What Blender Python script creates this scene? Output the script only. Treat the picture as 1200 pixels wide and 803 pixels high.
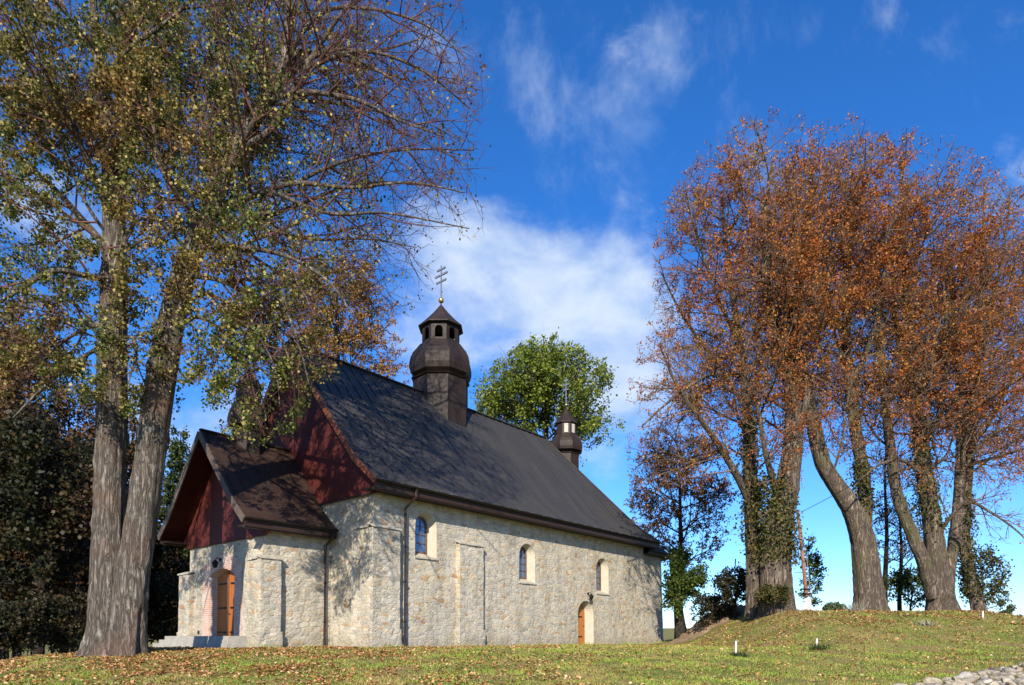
import bpy, bmesh, math, random
import numpy as np
from mathutils import Vector, noise

R = math.radians
SC = bpy.context.scene
for o in list(bpy.data.objects): bpy.data.objects.remove(o)

# ------------------------------------------------------------------ camera, sky, sun, exposure
EYE = 0.40; FOC = 786.7; PITCH = R(2.2257)
cam_d = bpy.data.cameras.new('camera'); cam = bpy.data.objects.new('camera', cam_d)
SC.collection.objects.link(cam); SC.camera = cam
cam.location = (0, 0, EYE); cam.rotation_euler = (R(90) + PITCH, 0, 0)
cam_d.sensor_width = 36; cam_d.lens = FOC * 36 / 1200
cam_d.shift_y = (716.65 - 401.5) / 1200
cam_d.clip_start = 0.1; cam_d.clip_end = 3000

SUN_EL = 28.0
SUN_DIR = Vector((-0.095, -0.995, 0)).normalized()          # horizontal direction towards the sun
SKY_STRENGTH = 0.097
SUN_STRENGTH = 5.0
EXPOSURE = 0.62

SC.view_settings.view_transform = 'Standard'; SC.view_settings.look = 'None'
SC.view_settings.exposure = EXPOSURE; SC.view_settings.gamma = 1; SC.view_settings.use_curve_mapping = False
SC.cycles.use_denoising = True
SC.cycles.max_bounces = 5; SC.cycles.diffuse_bounces = 2; SC.cycles.glossy_bounces = 2
SC.cycles.transmission_bounces = 3; SC.cycles.transparent_max_bounces = 6
SC.cycles.sample_clamp_indirect = 4

def build_world():
    w = bpy.data.worlds.new('World'); SC.world = w; w.use_nodes = True
    nt = w.node_tree; N = nt.nodes; L = nt.links; N.clear()
    def nd(t, **kw):
        n = N.new(t)
        for k, v in kw.items(): setattr(n, k, v)
        return n
    def mth(op, a, b=None, c=None):
        n = nd('ShaderNodeMath', operation=op)
        for i, v in enumerate((a, b, c)):
            if v is None: continue
            if isinstance(v, (int, float)): n.inputs[i].default_value = v
            else: L.new(v, n.inputs[i])
        return n.outputs[0]
    sky = nd('ShaderNodeTexSky', sky_type='NISHITA')
    sky.sun_disc = False; sky.sun_elevation = R(SUN_EL)
    sky.sun_rotation = math.atan2(SUN_DIR.x, SUN_DIR.y)
    sky.altitude = 600; sky.air_density = 1.0; sky.dust_density = 0.3; sky.ozone_density = 1.6
    hs = nd('ShaderNodeHueSaturation'); hs.inputs['Saturation'].default_value = 1.15; hs.inputs['Value'].default_value = 1.1
    tint = nd('ShaderNodeMix', data_type='RGBA', blend_type='MULTIPLY'); tint.inputs[0].default_value = 1
    L.new(sky.outputs[0], tint.inputs[6]); tint.inputs[7].default_value = (.77, .99, 1.42, 1)
    L.new(tint.outputs[2], hs.inputs['Color'])
    tc = nd('ShaderNodeTexCoord'); sx = nd('ShaderNodeSeparateXYZ'); L.new(tc.outputs['Generated'], sx.inputs[0])
    ysafe = mth('MAXIMUM', sx.outputs['Y'], 0.05)
    U = mth('DIVIDE', sx.outputs['X'], ysafe); V = mth('DIVIDE', sx.outputs['Z'], ysafe)
    cmb = nd('ShaderNodeCombineXYZ'); L.new(U, cmb.inputs[0]); L.new(V, cmb.inputs[1])
    def nz(scale, detail, rough, off, stretch=(1, 1, 1), rot=0, dist=0.0):
        mp = nd('ShaderNodeMapping'); L.new(cmb.outputs[0], mp.inputs[0])
        mp.inputs['Location'].default_value = off; mp.inputs['Scale'].default_value = stretch
        mp.inputs['Rotation'].default_value = (0, 0, rot)
        n = nd('ShaderNodeTexNoise'); L.new(mp.outputs[0], n.inputs['Vector'])
        n.inputs['Scale'].default_value = scale; n.inputs['Detail'].default_value = detail
        n.inputs['Roughness'].default_value = rough; n.inputs['Distortion'].default_value = dist
        return n.outputs[0]
    # cloud banks: (azimuth tangent, elevation tangent, half widths, strength)
    def mask(blobs):
        tot = None
        for (u, v, a, b, s) in blobs:
            du = mth('MULTIPLY', mth('SUBTRACT', U, u), 1 / a); dv = mth('MULTIPLY', mth('SUBTRACT', V, v), 1 / b)
            r2 = mth('ADD', mth('MULTIPLY', du, du), mth('MULTIPLY', dv, dv))
            g = mth('MULTIPLY', mth('EXPONENT', mth('MULTIPLY', r2, -1)), s)
            tot = g if tot is None else mth('ADD', tot, g)
        return tot
    px = lambda u, v, a, b, s: ((u - 600) / 787, (747 - v) / 787, a / 787, b / 787, s)
    thick = mask([px(640, 300, 125, 62, 1.0), px(515, 275, 95, 60, .75), px(725, 345, 80, 70, .95), px(580, 385, 140, 66, .9),
                  px(745, 430, 70, 60, .8), px(60, 240, 130, 90, .7), px(250, 485, 190, 60, .9), px(690, 540, 70, 26, .4), px(1120, 560, 90, 40, .2), px(620, 470, 160, 40, .6)])
    wisp = mask([px(610, 50, 110, 85, 1.0), px(785, 60, 60, 65, .9), px(960, 5, 110, 60, .8), px(690, 120, 100, 55, .6), px(1150, 110, 70, 60, .35),
                 px(740, 5, 60, 35, .5), px(880, 190, 120, 60, .25)])
    n1 = nz(5.5, 9, .60, (3.1, 1.7, 0), (1, 1.2, 1), .15, .15)
    n2 = nz(4.2, 9, .66, (9.4, 2.2, 0), (1.7, .9, 1), .75, .25)
    def ramp(x, lo, hi):
        m = nd('ShaderNodeMapRange', interpolation_type='SMOOTHSTEP'); L.new(x, m.inputs[0])
        m.inputs[1].default_value = lo; m.inputs[2].default_value = hi
        return m.outputs[0]
    d1 = ramp(mth('ADD', mth('MULTIPLY', thick, .62), mth('MULTIPLY', mth('SUBTRACT', n1, .5), 1.9)), .14, .86)
    d2 = mth('MULTIPLY', ramp(mth('ADD', mth('MULTIPLY', wisp, .42), mth('MULTIPLY', mth('SUBTRACT', n2, .5), 2.0)), .12, 1.1), .55)
    dens = mth('MULTIPLY', mth('MINIMUM', mth('ADD', mth('MULTIPLY', d1, .86), d2), .92), ramp(sx.outputs['Y'], .05, .3))
    n3 = nz(7.0, 6, .6, (1.4, 8.8, 0), (1, 1.4, 1), .1, .3)
    crmp = nd('ShaderNodeMix', data_type='RGBA'); L.new(ramp(n3, .3, .7), crmp.inputs[0])
    crmp.inputs[6].default_value = (2.9, 4.1, 6.3, 1); crmp.inputs[7].default_value = (5.6, 6.3, 7.2, 1)
    mx = nd('ShaderNodeMix', data_type='RGBA'); L.new(dens, mx.inputs[0]); L.new(hs.outputs[0], mx.inputs[6]); L.new(crmp.outputs[2], mx.inputs[7])
    bg = nd('ShaderNodeBackground'); bg.inputs['Strength'].default_value = SKY_STRENGTH; L.new(mx.outputs[2], bg.inputs[0])
    out = nd('ShaderNodeOutputWorld'); L.new(bg.outputs[0], out.inputs[0])
build_world()

sun_d = bpy.data.lights.new('sun', 'SUN'); sun = bpy.data.objects.new('sun', sun_d); SC.collection.objects.link(sun)
sun_d.energy = SUN_STRENGTH; sun_d.angle = R(0.53); sun_d.color = (1.0, 0.92, 0.78)
to_sun = Vector((SUN_DIR.x * math.cos(R(SUN_EL)), SUN_DIR.y * math.cos(R(SUN_EL)), math.sin(R(SUN_EL))))
sun.rotation_euler = to_sun.to_track_quat('Z', 'Y').to_euler(); sun.location = (-20, -60, 60)

# ------------------------------------------------------------------ helpers
COL = SC.collection
def tag(o, label=None, cat=None, group=None, kind=None):
    if label: o['label'] = label
    if cat: o['category'] = cat
    if group: o['group'] = group
    if kind: o['kind'] = kind
    return o
def link(name, me, mat=None, parent=None):
    if mat is not None: me.materials.append(mat)
    o = bpy.data.objects.new(name, me); COL.objects.link(o)
    if parent is not None: o.parent = parent
    return o
def obj(name, bm, mat, parent=None, smooth=False):
    me = bpy.data.meshes.new(name); bmesh.ops.recalc_face_normals(bm, faces=bm.faces[:])
    bm.to_mesh(me); bm.free()
    if smooth: me.polygons.foreach_set('use_smooth', [True] * len(me.polygons))
    return link(name, me, mat, parent)
def pieces(name, bm, mat, parent):
    """every loose piece becomes a part of its own"""
    bm.verts.ensure_lookup_table(); seen = set()
    for v0 in bm.verts:
        if v0 in seen: continue
        isl = []; st = [v0]; seen.add(v0)
        while st:
            v = st.pop(); isl.append(v)
            for e in v.link_edges:
                o = e.other_vert(v)
                if o not in seen: seen.add(o); st.append(o)
        b2 = bmesh.new(); mp = {v: b2.verts.new(v.co) for v in isl}
        for f in {f for v in isl for f in v.link_faces}: b2.faces.new([mp[v] for v in f.verts])
        obj(name, b2, mat, parent)
    bm.free()
def empty(name, loc=(0, 0, 0), rz=0.0):
    o = bpy.data.objects.new(name, None); COL.objects.link(o); o.location = loc; o.rotation_euler = (0, 0, rz)
    o.empty_display_size = 0.3
    return o
def copy_tree(o, parent=None):
    c = o.copy(); COL.objects.link(c)
    if parent is not None: c.parent = parent
    for ch in [x for x in bpy.data.objects if x.parent == o]: copy_tree(ch, c)
    return c
def at(u, v, Y):
    """world point at depth Y on the sight line through a photo pixel"""
    x = (u - 600) / FOC; zc = -(v - 716.65) / FOC
    r = Vector((x, math.cos(PITCH) - zc * math.sin(PITCH), math.sin(PITCH) + zc * math.cos(PITCH)))
    return Vector((0, 0, EYE)) + r * (Y / r.y)
def sm(x): x = np.clip(x, 0, 1); return x * x * (3 - 2 * x)
def mesh_np(name, verts, quads=None, tris=None):
    me = bpy.data.meshes.new(name)
    nq = 0 if quads is None else len(quads); ntri = 0 if tris is None else len(tris)
    me.vertices.add(len(verts)); me.vertices.foreach_set('co', np.asarray(verts, np.float32).ravel())
    li = []
    if nq: li.append(np.asarray(quads, np.int32).ravel())
    if ntri: li.append(np.asarray(tris, np.int32).ravel())
    li = np.concatenate(li); me.loops.add(len(li)); me.loops.foreach_set('vertex_index', li)
    me.polygons.add(nq + ntri)
    ls = np.concatenate([np.arange(nq) * 4, nq * 4 + np.arange(ntri) * 3]).astype(np.int32)
    me.polygons.foreach_set('loop_start', ls)
    me.update(calc_edges=True); me.validate()
    return me

# ------------------------------------------------------------------ materials
class Mat:
    def __init__(s, name, rough=.8, spec=.3):
        s.m = bpy.data.materials.new(name); s.m.use_nodes = True
        s.nt = s.m.node_tree; s.N = s.nt.nodes; s.L = s.nt.links
        s.b = s.N['Principled BSDF']; s.b.inputs['Roughness'].default_value = rough
        s.b.inputs['Specular IOR Level'].default_value = spec
        s.tc = s.N.new('ShaderNodeTexCoord')
    def n(s, t, **kw):
        x = s.N.new(t)
        for k, v in kw.items(): setattr(x, k, v)
        return x
    def set(s, sock, v):
        if isinstance(v, bpy.types.NodeSocket): s.L.new(v, sock)
        elif isinstance(v, (tuple, list)) and len(v) == 3 and sock.type == 'RGBA': sock.default_value = (*v, 1)
        else: sock.default_value = v
    def mp(s, scale=(1, 1, 1), loc=(0, 0, 0), rot=(0, 0, 0), src=None):
        x = s.n('ShaderNodeMapping'); s.L.new(src or s.tc.outputs['Object'], x.inputs[0])
        x.inputs['Scale'].default_value = scale; x.inputs['Location'].default_value = loc; x.inputs['Rotation'].default_value = rot
        return x.outputs[0]
    def noise(s, scale, detail=4, rough=.55, vec=None, dist=0, col=False):
        x = s.n('ShaderNodeTexNoise'); s.L.new(vec or s.tc.outputs['Object'], x.inputs['Vector'])
        x.inputs['Scale'].default_value = scale; x.inputs['Detail'].default_value = detail
        x.inputs['Roughness'].default_value = rough; x.inputs['Distortion'].default_value = dist
        return x.outputs[1 if col else 0]
    def vor(s, vec, scale=1, feature='F1', out='Color', rnd=1):
        x = s.n('ShaderNodeTexVoronoi', feature=feature); s.L.new(vec, x.inputs['Vector'])
        x.inputs['Scale'].default_value = scale; x.inputs['Randomness'].default_value = rnd
        return x.outputs[out]
    def wave(s, vec, scale, axis='X', dist=0, prof='SIN'):
        x = s.n('ShaderNodeTexWave', wave_type='BANDS', bands_direction=axis, wave_profile=prof); s.L.new(vec, x.inputs[0])
        x.inputs['Scale'].default_value = scale; x.inputs['Distortion'].default_value = dist
        return x.outputs[1]
    def ramp(s, f, stops, interp='LINEAR'):
        x = s.n('ShaderNodeValToRGB'); s.set(x.inputs[0], f); cr = x.color_ramp; cr.interpolation = interp
        while len(cr.elements) < len(stops): cr.elements.new(.5)
        for e, (p, c) in zip(cr.elements, stops): e.position = p; e.color = (*c, 1) if len(c) == 3 else c
        return x.outputs[0]
    def rng(s, f, a, b, c=0, d=1):
        x = s.n('ShaderNodeMapRange'); s.set(x.inputs[0], f)
        for i, v in enumerate((a, b, c, d)): x.inputs[i + 1].default_value = v
        return x.outputs[0]
    def mix(s, f, a, b, mode='MIX'):
        x = s.n('ShaderNodeMix', data_type='RGBA', blend_type=mode); s.set(x.inputs[0], f); s.set(x.inputs[6], a); s.set(x.inputs[7], b)
        return x.outputs[2]
    def math(s, op, a, b=0.0):
        x = s.n('ShaderNodeMath', operation=op); s.set(x.inputs[0], a); s.set(x.inputs[1], b)
        return x.outputs[0]
    def col(s, v): s.set(s.b.inputs['Base Color'], v); return s
    def rough(s, v): s.set(s.b.inputs['Roughness'], v); return s
    def bump(s, h, strength=.5, dist=.02):
        x = s.n('ShaderNodeBump'); s.set(x.inputs['Height'], h); x.inputs['Strength'].default_value = strength; x.inputs['Distance'].default_value = dist
        s.L.new(x.outputs[0], s.b.inputs['Normal']); return s

def stone_mat():
    m = Mat('rubble_masonry', .92, .15)
    warp = m.noise(2.6, 4, .6, col=True)
    v = m.n('ShaderNodeVectorMath', operation='MULTIPLY_ADD'); m.L.new(warp, v.inputs[0]); v.inputs[1].default_value = (.15, .15, .09); m.L.new(m.tc.outputs['Object'], v.inputs[2])
    P = m.mp((3.7, 3.7, 8.6), src=v.outputs[0])
    P2 = m.mp((2.2, 2.2, 5.2), (.7, .3, .2), src=v.outputs[0]); pick = m.rng(m.noise(.9, 2), .53, .55)
    cell = m.mix(pick, m.vor(P, 1, 'F1', 'Color', .78), m.vor(P2, 1, 'F1', 'Color', .8))
    edge = m.mix(pick, m.vor(P, 1, 'DISTANCE_TO_EDGE', 'Distance', .78), m.vor(P2, 1, 'DISTANCE_TO_EDGE', 'Distance', .8))
    eb = m.n('ShaderNodeSeparateColor'); m.L.new(edge, eb.inputs[0]); edge = eb.outputs[0]
    sp = m.n('ShaderNodeSeparateColor'); m.L.new(cell, sp.inputs[0])
    base = m.ramp(sp.outputs[0], [(0, (.29, .265, .22)), (.18, (.45, .40, .315)), (.38, (.56, .50, .39)), (.54, (.37, .34, .285)), (.72, (.53, .465, .34)), (.87, (.50, .40, .265)), (.95, (.44, .29, .15)), (1, (.36, .20, .10))])
    base = m.mix(m.rng(m.noise(.5, 3), .35, .65, .0, .3), base, (.47, .445, .40))
    fine = m.noise(16, 5, .65)
    base = m.mix(1.0, base, m.ramp(fine, [(.2, (.55, .54, .53)), (.5, (.95, .94, .92)), (.8, (1.12, 1.1, 1.06))]), 'MULTIPLY')
    mortar = m.mix(m.noise(9, 3), (.36, .335, .29), (.50, .46, .39))
    em = m.rng(edge, .0, .09)
    c = m.mix(em, mortar, base)
    # some joints are open and dark
    jn = m.math('MULTIPLY', m.rng(edge, .045, .0), m.rng(m.noise(2.6, 2), .5, .62))
    c = m.mix(m.math('MULTIPLY', jn, .6), c, (.15, .13, .11))
    # damp grey band at the foot and rain streaks
    c = m.mix(1.0, c, m.ramp(m.noise(1.0, 5, .6, m.mp((1.6, 1.6, .35))), [(.3, (.74, .73, .71)), (.55, (1, 1, 1)), (.75, (1.08, 1.07, 1.05))]), 'MULTIPLY')
    sz = m.n('ShaderNodeSeparateXYZ'); m.L.new(m.tc.outputs['Object'], sz.inputs[0])
    foot = m.math('MULTIPLY', m.rng(m.math('ADD', sz.outputs[2], m.math('MULTIPLY', m.noise(1.4, 4, .6), 1.1)), .55, 1.15, 1, 0), .55)
    c = m.mix(foot, c, m.mix(m.noise(4, 4), (.20, .17, .125), (.30, .26, .19)))
    m.col(c)
    h = m.math('ADD', m.math('MULTIPLY', m.rng(edge, 0, .16), m.math('ADD', m.math('MULTIPLY', sp.outputs[1], .8), .55)), m.math('MULTIPLY', fine, .35))
    m.bump(h, .6, .02)
    return m.m
def brick_mat():
    m = Mat('old_brick', .9, .15)
    x = m.n('ShaderNodeTexBrick'); x.inputs['Scale'].default_value = 1
    sep = m.n('ShaderNodeSeparateXYZ'); m.L.new(m.tc.outputs['Object'], sep.inputs[0])
    cb = m.n('ShaderNodeCombineXYZ'); m.L.new(m.math('ADD', sep.outputs[0], sep.outputs[1]), cb.inputs[0]); m.L.new(sep.outputs[2], cb.inputs[1])
    m.L.new(cb.outputs[0], x.inputs['Vector'])
    x.inputs['Brick Width'].default_value = .26; x.inputs['Row Height'].default_value = .085; x.inputs['Mortar Size'].default_value = .01
    x.inputs['Color1'].default_value = (.42, .19, .14, 1); x.inputs['Color2'].default_value = (.52, .30, .23, 1); x.inputs['Mortar'].default_value = (.52, .47, .42, 1)
    c = m.mix(m.rng(m.noise(2.2, 4), .4, .7, 0, .75), x.outputs[0], (.52, .47, .40))
    m.col(c); m.bump(m.math('ADD', m.math('MULTIPLY', x.outputs[1], -1.0), m.noise(20, 3)), .5, .012)
    return m.m
def board_mat(name, colr, axis, pitch, rough=.62):
    m = Mat(name, rough, .25)
    P = m.tc.outputs['Object']
    sep = m.n('ShaderNodeSeparateXYZ'); m.L.new(P, sep.inputs[0])
    a = sep.outputs['XYZ'.index(axis)]
    ph = m.math('FRACT', m.math('DIVIDE', a, pitch)); tri = m.math('ABSOLUTE', m.math('SUBTRACT', ph, .5))
    groove = m.rng(tri, .40, .5, 1, 0)
    idn = m.n('ShaderNodeTexWhiteNoise', noise_dimensions='1D'); m.L.new(m.math('FLOOR', m.math('DIVIDE', a, pitch)), idn.inputs['W'])
    st = {'X': (14, 2, 2), 'Y': (2, 14, 1.2), 'Z': (1.2, 1.2, 14)}[axis]
    g = m.noise(2.0, 5, .6, m.mp(st))
    c = m.mix(m.rng(idn.outputs[0], 0, 1, 0, .45), colr, tuple(x * .68 for x in colr))
    c = m.mix(m.rng(g, .3, .75, 0, .45), c, tuple(x * .62 for x in colr))
    c = m.mix(m.rng(groove, 0, 1, .75, 0), c, tuple(x * .25 for x in colr))
    m.col(c); m.bump(m.math('ADD', groove, m.math('MULTIPLY', g, .2)), .7, .012)
    return m.m
def metal_mat(name, c1, c2, rough=.45, streak=True, metallic=.35, spec=.5):
    m = Mat(name, rough, spec); m.b.inputs['Metallic'].default_value = metallic
    a = m.noise(1.3, 5, .6, m.mp((1, 1, .35)) if streak else None); b = m.noise(14, 4, .7)
    c = m.mix(m.rng(a, .3, .7), c1, c2)
    c = m.mix(m.rng(b, .55, .8, 0, .5), c, tuple(x * 1.9 for x in c2))
    m.col(c); m.rough(m.rng(b, .3, .8, rough - .08, rough + .2)); m.bump(m.noise(3.2, 4), .25, .03)
    return m.m
def plain(name, c, rough=.6, metallic=0, var=.25, scale=6, spec=.3):
    m = Mat(name, rough, spec); m.b.inputs['Metallic'].default_value = metallic
    m.col(m.mix(m.rng(m.noise(scale, 5, .6), .3, .7), tuple(x * (1 - var) for x in c), tuple(x * (1 + var) for x in c)))
    m.bump(m.noise(scale * 4, 4), .15, .01)
    return m.m
def bark_mat(name, c1, c2, moss=None, sc=1.0):
    m = Mat(name, .95, .1)
    P = m.mp((8 * sc, 8 * sc, .9 * sc))
    f = m.noise(1.0, 6, .62, P, .9); f2 = m.noise(2.6, 4, .6, m.mp((6 * sc, 6 * sc, 2.5 * sc)))
    big = m.noise(.7, 3)
    ridge = m.rng(m.math('ABSOLUTE', m.math('SUBTRACT', f, .5)), 0, .16)
    c = m.mix(ridge, tuple(x * .24 for x in c1), m.mix(m.rng(f2, .3, .7), c1, c2))
    c = m.mix(m.rng(m.noise(3.2, 5, .7, m.mp((1, 1, .6))), .56, .70, 0, .55), c, tuple(min(.5, x * 1.45 + .03) for x in c2))
    c = m.mix(m.rng(m.noise(1.9, 4, .65), .55, .72, 0, .6), c, tuple(x * .45 for x in c1))
    if moss: c = m.mix(m.rng(big, .52, .66, 0, .6), c, moss)
    m.col(c); m.bump(m.math('ADD', ridge, m.math('MULTIPLY', f2, .5)), 1.0, .05)
    return m.m
def leaf_mat(name, stops, zone=None, trans=.32, zscale=.35, zlo=.42, zhi=.6):
    m = Mat(name, .55, .25)
    g = m.n('ShaderNodeNewGeometry')
    c = m.ramp(g.outputs['Random Per Island'], stops)
    if zone:
        c2 = m.ramp(g.outputs['Random Per Island'], zone)
        c = m.mix(m.rng(m.noise(zscale, 3, .6), zlo, zhi), c, c2)
    m.col(c)
    tr = m.n('ShaderNodeBsdfTranslucent'); m.L.new(c, tr.inputs[0])
    mx = m.n('ShaderNodeMixShader'); mx.inputs[0].default_value = trans
    m.L.new(m.b.outputs[0], mx.inputs[1]); m.L.new(tr.outputs[0], mx.inputs[2])
    m.L.new(mx.outputs[0], m.N['Material Output'].inputs[0])
    return m.m

M = {}
M['stone'] = stone_mat(); M['brick'] = brick_mat()
RED = (.095, .018, .014)
M['red_v'] = board_mat('red_boards_upright', RED, 'Y', .125)
M['red_h'] = board_mat('red_boards_level', (.10, .017, .014), 'Z', .12)
M['wood'] = board_mat('varnished_door_boards', (.42, .125, .02), 'Y', .16, .4)
M['wood_s'] = board_mat('varnished_side_door_boards', (.46, .17, .04), 'X', .16, .4)
def roof_mat():
    m = Mat('charcoal_roof_sheet', .55, .2); m.b.inputs['Metallic'].default_value = .0
    sep = m.n('ShaderNodeSeparateXYZ'); m.L.new(m.tc.outputs['Object'], sep.inputs[0])
    wn = m.n('ShaderNodeTexWhiteNoise', noise_dimensions='2D'); cb = m.n('ShaderNodeCombineXYZ')
    pan = m.math('FLOOR', m.math('DIVIDE', m.math('ADD', sep.outputs[0], .25), .58))
    m.L.new(pan, cb.inputs[0]); m.L.new(m.math('FLOOR', m.math('ADD', m.math('DIVIDE', sep.outputs[2], 2.3), m.math('MULTIPLY', pan, .37))), cb.inputs[1]); m.L.new(cb.outputs[0], wn.inputs['Vector'])
    c = m.mix(wn.outputs[0], (.040, .038, .038), (.050, .047, .046))
    c = m.mix(m.rng(m.noise(1.6, 5, .65, m.mp((1.5, .5, .5))), .42, .8, 0, .22), c, (.07, .066, .06))
    c = m.mix(m.rng(m.noise(11, 4, .7), .60, .72, 0, .5), c, (.12, .075, .045))
    m.col(c); m.rough(m.rng(m.noise(5, 4), .3, .7, .42, .62)); m.bump(m.noise(2.4, 3), .35, .04)
    return m.m
M['roof'] = roof_mat()
M['roof_brown'] = metal_mat('brown_roof_sheet', (.026, .014, .010), (.056, .029, .018), .6, False, .2)
M['tower'] = metal_mat('brown_tower_sheet', (.018, .012, .010), (.038, .024, .018), .58, True, .1, .3)
M['gutter'] = plain('black_gutter', (.018, .014, .013), .35, .3)
M['fascia'] = board_mat('dark_brown_fascia', (.048, .027, .020), 'Z', .14, .5)
M['trim'] = plain('russet_verge_board', (.17, .055, .022), .6)
M['barge'] = plain('grey_brown_barge_board', (.10, .075, .06), .7)
M['pipe'] = plain('brown_downpipe', (.045, .024, .019), .32, .3)
M['iron'] = plain('black_iron', (.015, .014, .014), .45, .5)
M['concrete'] = plain('grey_concrete', (.33, .305, .265), .9, 0, .18, 3)
M['plaster'] = plain('pale_window_reveal', (.43, .375, .285), .95, 0, .12, 7)
M['frame'] = plain('brown_window_frame', (.13, .075, .05), .5)
M['dark'] = plain('dark_interior', (.01, .01, .011), .9)
M['steel'] = plain('grey_cross_metal', (.30, .31, .33), .4, .6)
M['gold'] = plain('gilt_ball', (.55, .36, .12), .3, .8)
M['cap'] = plain('flat_cap_stone', (.40, .36, .29), .92, 0, .25, 5)
M['vent'] = plain('dark_vent', (.03, .022, .02), .7)
gm = Mat('window_glass', .06, .8); gm.col((.03, .045, .07)); gm.b.inputs['Metallic'].default_value = .55; gm.b.inputs['Base Color'].default_value = (.12, .2, .32, 1)
gm.bump(gm.noise(5, 2), .12, .02); M['glass'] = gm.m

# ------------------------------------------------------------------ ground
def ground_z(X, Y):
    X = np.asarray(X, float); Y = np.asarray(Y, float)
    z = -1.2 + 1.2 * sm((Y - 9) / 15.0)
    z = z - .62 * sm((-12.3 - X) / 8.5) * sm((Y - 8) / 10)
    z = z - 1.3 * sm((Y - 26) / 14) * sm((-13.5 - X) / 9)
    sx = sm((X - 8.7) / 4.3) * (1 - .52 * sm((X - 20.6) / 5.0))
    sy = sm((Y - 21.5) / 9.5) * (1 - .95 * sm((Y - 36) / 14))
    z = z + 1.60 * sx * sy
    z = z + 4.2 * sm((Y - 110) / 160.0)
    k = np.exp(-((Y - 30) / 60.0) ** 2)
    z = z + k * (.045 * np.sin(X * 1.3 + .7 * np.sin(Y * .9)) * np.cos(Y * 1.1 + .6 * X) + .02 * np.sin(X * 3.1 + Y * 2.3)) * np.where((X > -14) & (X < 10) & (Y > 24), .35, 1)
    return z
def gz(x, y): return float(ground_z(x, y))
def axis_pts(lo, hi, fine_lo, fine_hi, step):
    a = list(np.arange(fine_lo, fine_hi + 1e-6, step)); s = step
    x = fine_hi
    while x < hi: s *= 1.25; x += s; a.append(min(x, hi))
    s = step; x = fine_lo
    while x > lo: s *= 1.25; x -= s; a.insert(0, max(x, lo))
    return np.unique(np.array(a))
xs = axis_pts(-900, 900, -24, 30, .22); ys = axis_pts(-80, 1500, 6, 46, .22)
XX, YY = np.meshgrid(xs, ys); ZZ = ground_z(XX, YY)
nx, ny = len(xs), len(ys)
idx = np.arange(nx * ny).reshape(ny, nx)
q = np.stack([idx[:-1, :-1], idx[:-1, 1:], idx[1:, 1:], idx[1:, :-1]], -1).reshape(-1, 4)
me = mesh_np('ground', np.stack([XX, YY, ZZ], -1).reshape(-1, 3), q)
me.polygons.foreach_set('use_smooth', [True] * len(me.polygons))
def ground_mat():
    m = Mat('autumn_turf', .95, .1)
    a = m.noise(.55, 5, .6); b = m.noise(3.2, 5, .65); c = m.noise(22, 4, .7)
    g = m.mix(m.rng(b, .35, .65), (.10, .145, .02), (.19, .23, .04))
    g = m.mix(m.rng(c, .35, .7), g, (.20, .18, .06))
    dry = m.mix(m.rng(c, .35, .65), (.25, .16, .07), (.34, .23, .11))
    col = m.mix(m.rng(m.math('ADD', m.math('MULTIPLY', a, .6), m.math('MULTIPLY', b, .4)), .46, .60), g, dry)
    m.col(col); m.bump(m.math('ADD', b, c), .9, .06)
    return m.m
M['turf'] = ground_mat()
tag(link('ground', me, M['turf']), kind='structure')

# ------------------------------------------------------------------ church
PSI = .70206
CH = empty('stone_church', (-5.3203, 25.7417, 0), R(90) - PSI)
tag(CH, 'stone church with dark sheet roof, red boarded gables, onion domed turrets and arched porch', 'church')
NL = 20.93; NW = 10.9; CW = NW / 2

def quad(bm, a, b, c, d):
    return bm.faces.new([bm.verts.new(p) for p in (a, b, c, d)])
def box(bm, x0, x1, y0, y1, z0, z1):
    v = [bm.verts.new((x, y, z)) for x in (x0, x1) for y in (y0, y1) for z in (z0, z1)]
    for f in ((0, 1, 3, 2), (4, 6, 7, 5), (0, 4, 5, 1), (2, 3, 7, 6), (0, 2, 6, 4), (1, 5, 7, 3)): bm.faces.new([v[i] for i in f])
def bar(bm, p, q, w, h, up=Vector((0, 0, 1))):
    p = Vector(p); q = Vector(q); d = (q - p).normalized(); s = d.cross(up)
    if s.length < 1e-4: s = d.cross(Vector((1, 0, 0)))
    s.normalize(); u = s.cross(d).normalized()
    A = [bm.verts.new(p + s * sx * w / 2 + u * sz * h / 2) for sx, sz in ((-1, -1), (1, -1), (1, 1), (-1, 1))]
    B = [bm.verts.new(q + s * sx * w / 2 + u * sz * h / 2) for sx, sz in ((-1, -1), (1, -1), (1, 1), (-1, 1))]
    for i in range(4): bm.faces.new((A[i], A[(i + 1) % 4], B[(i + 1) % 4], B[i]))
    bm.faces.new(A); bm.faces.new(B[::-1])
def tube(bm, pts, r, n=10, r2=None):
    pts = [Vector(p) for p in pts]; rings = []
    for i, p in enumerate(pts):
        d = (pts[min(i + 1, len(pts) - 1)] - pts[max(i - 1, 0)]).normalized()
        s = d.cross(Vector((0, 0, 1)))
        if s.length < 1e-3: s = d.cross(Vector((1, 0, 0)))
        s.normalize(); u = s.cross(d)
        rr = r if r2 is None else r + (r2 - r) * i / (len(pts) - 1)
        rings.append([bm.verts.new(p + (s * math.cos(2 * math.pi * k / n) + u * math.sin(2 * math.pi * k / n)) * rr) for k in range(n)])
    for A, B in zip(rings, rings[1:]):
        for k in range(n): bm.faces.new((A[k], A[(k + 1) % n], B[(k + 1) % n], B[k]))
    bm.faces.new(rings[0][::-1]); bm.faces.new(rings[-1])
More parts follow.
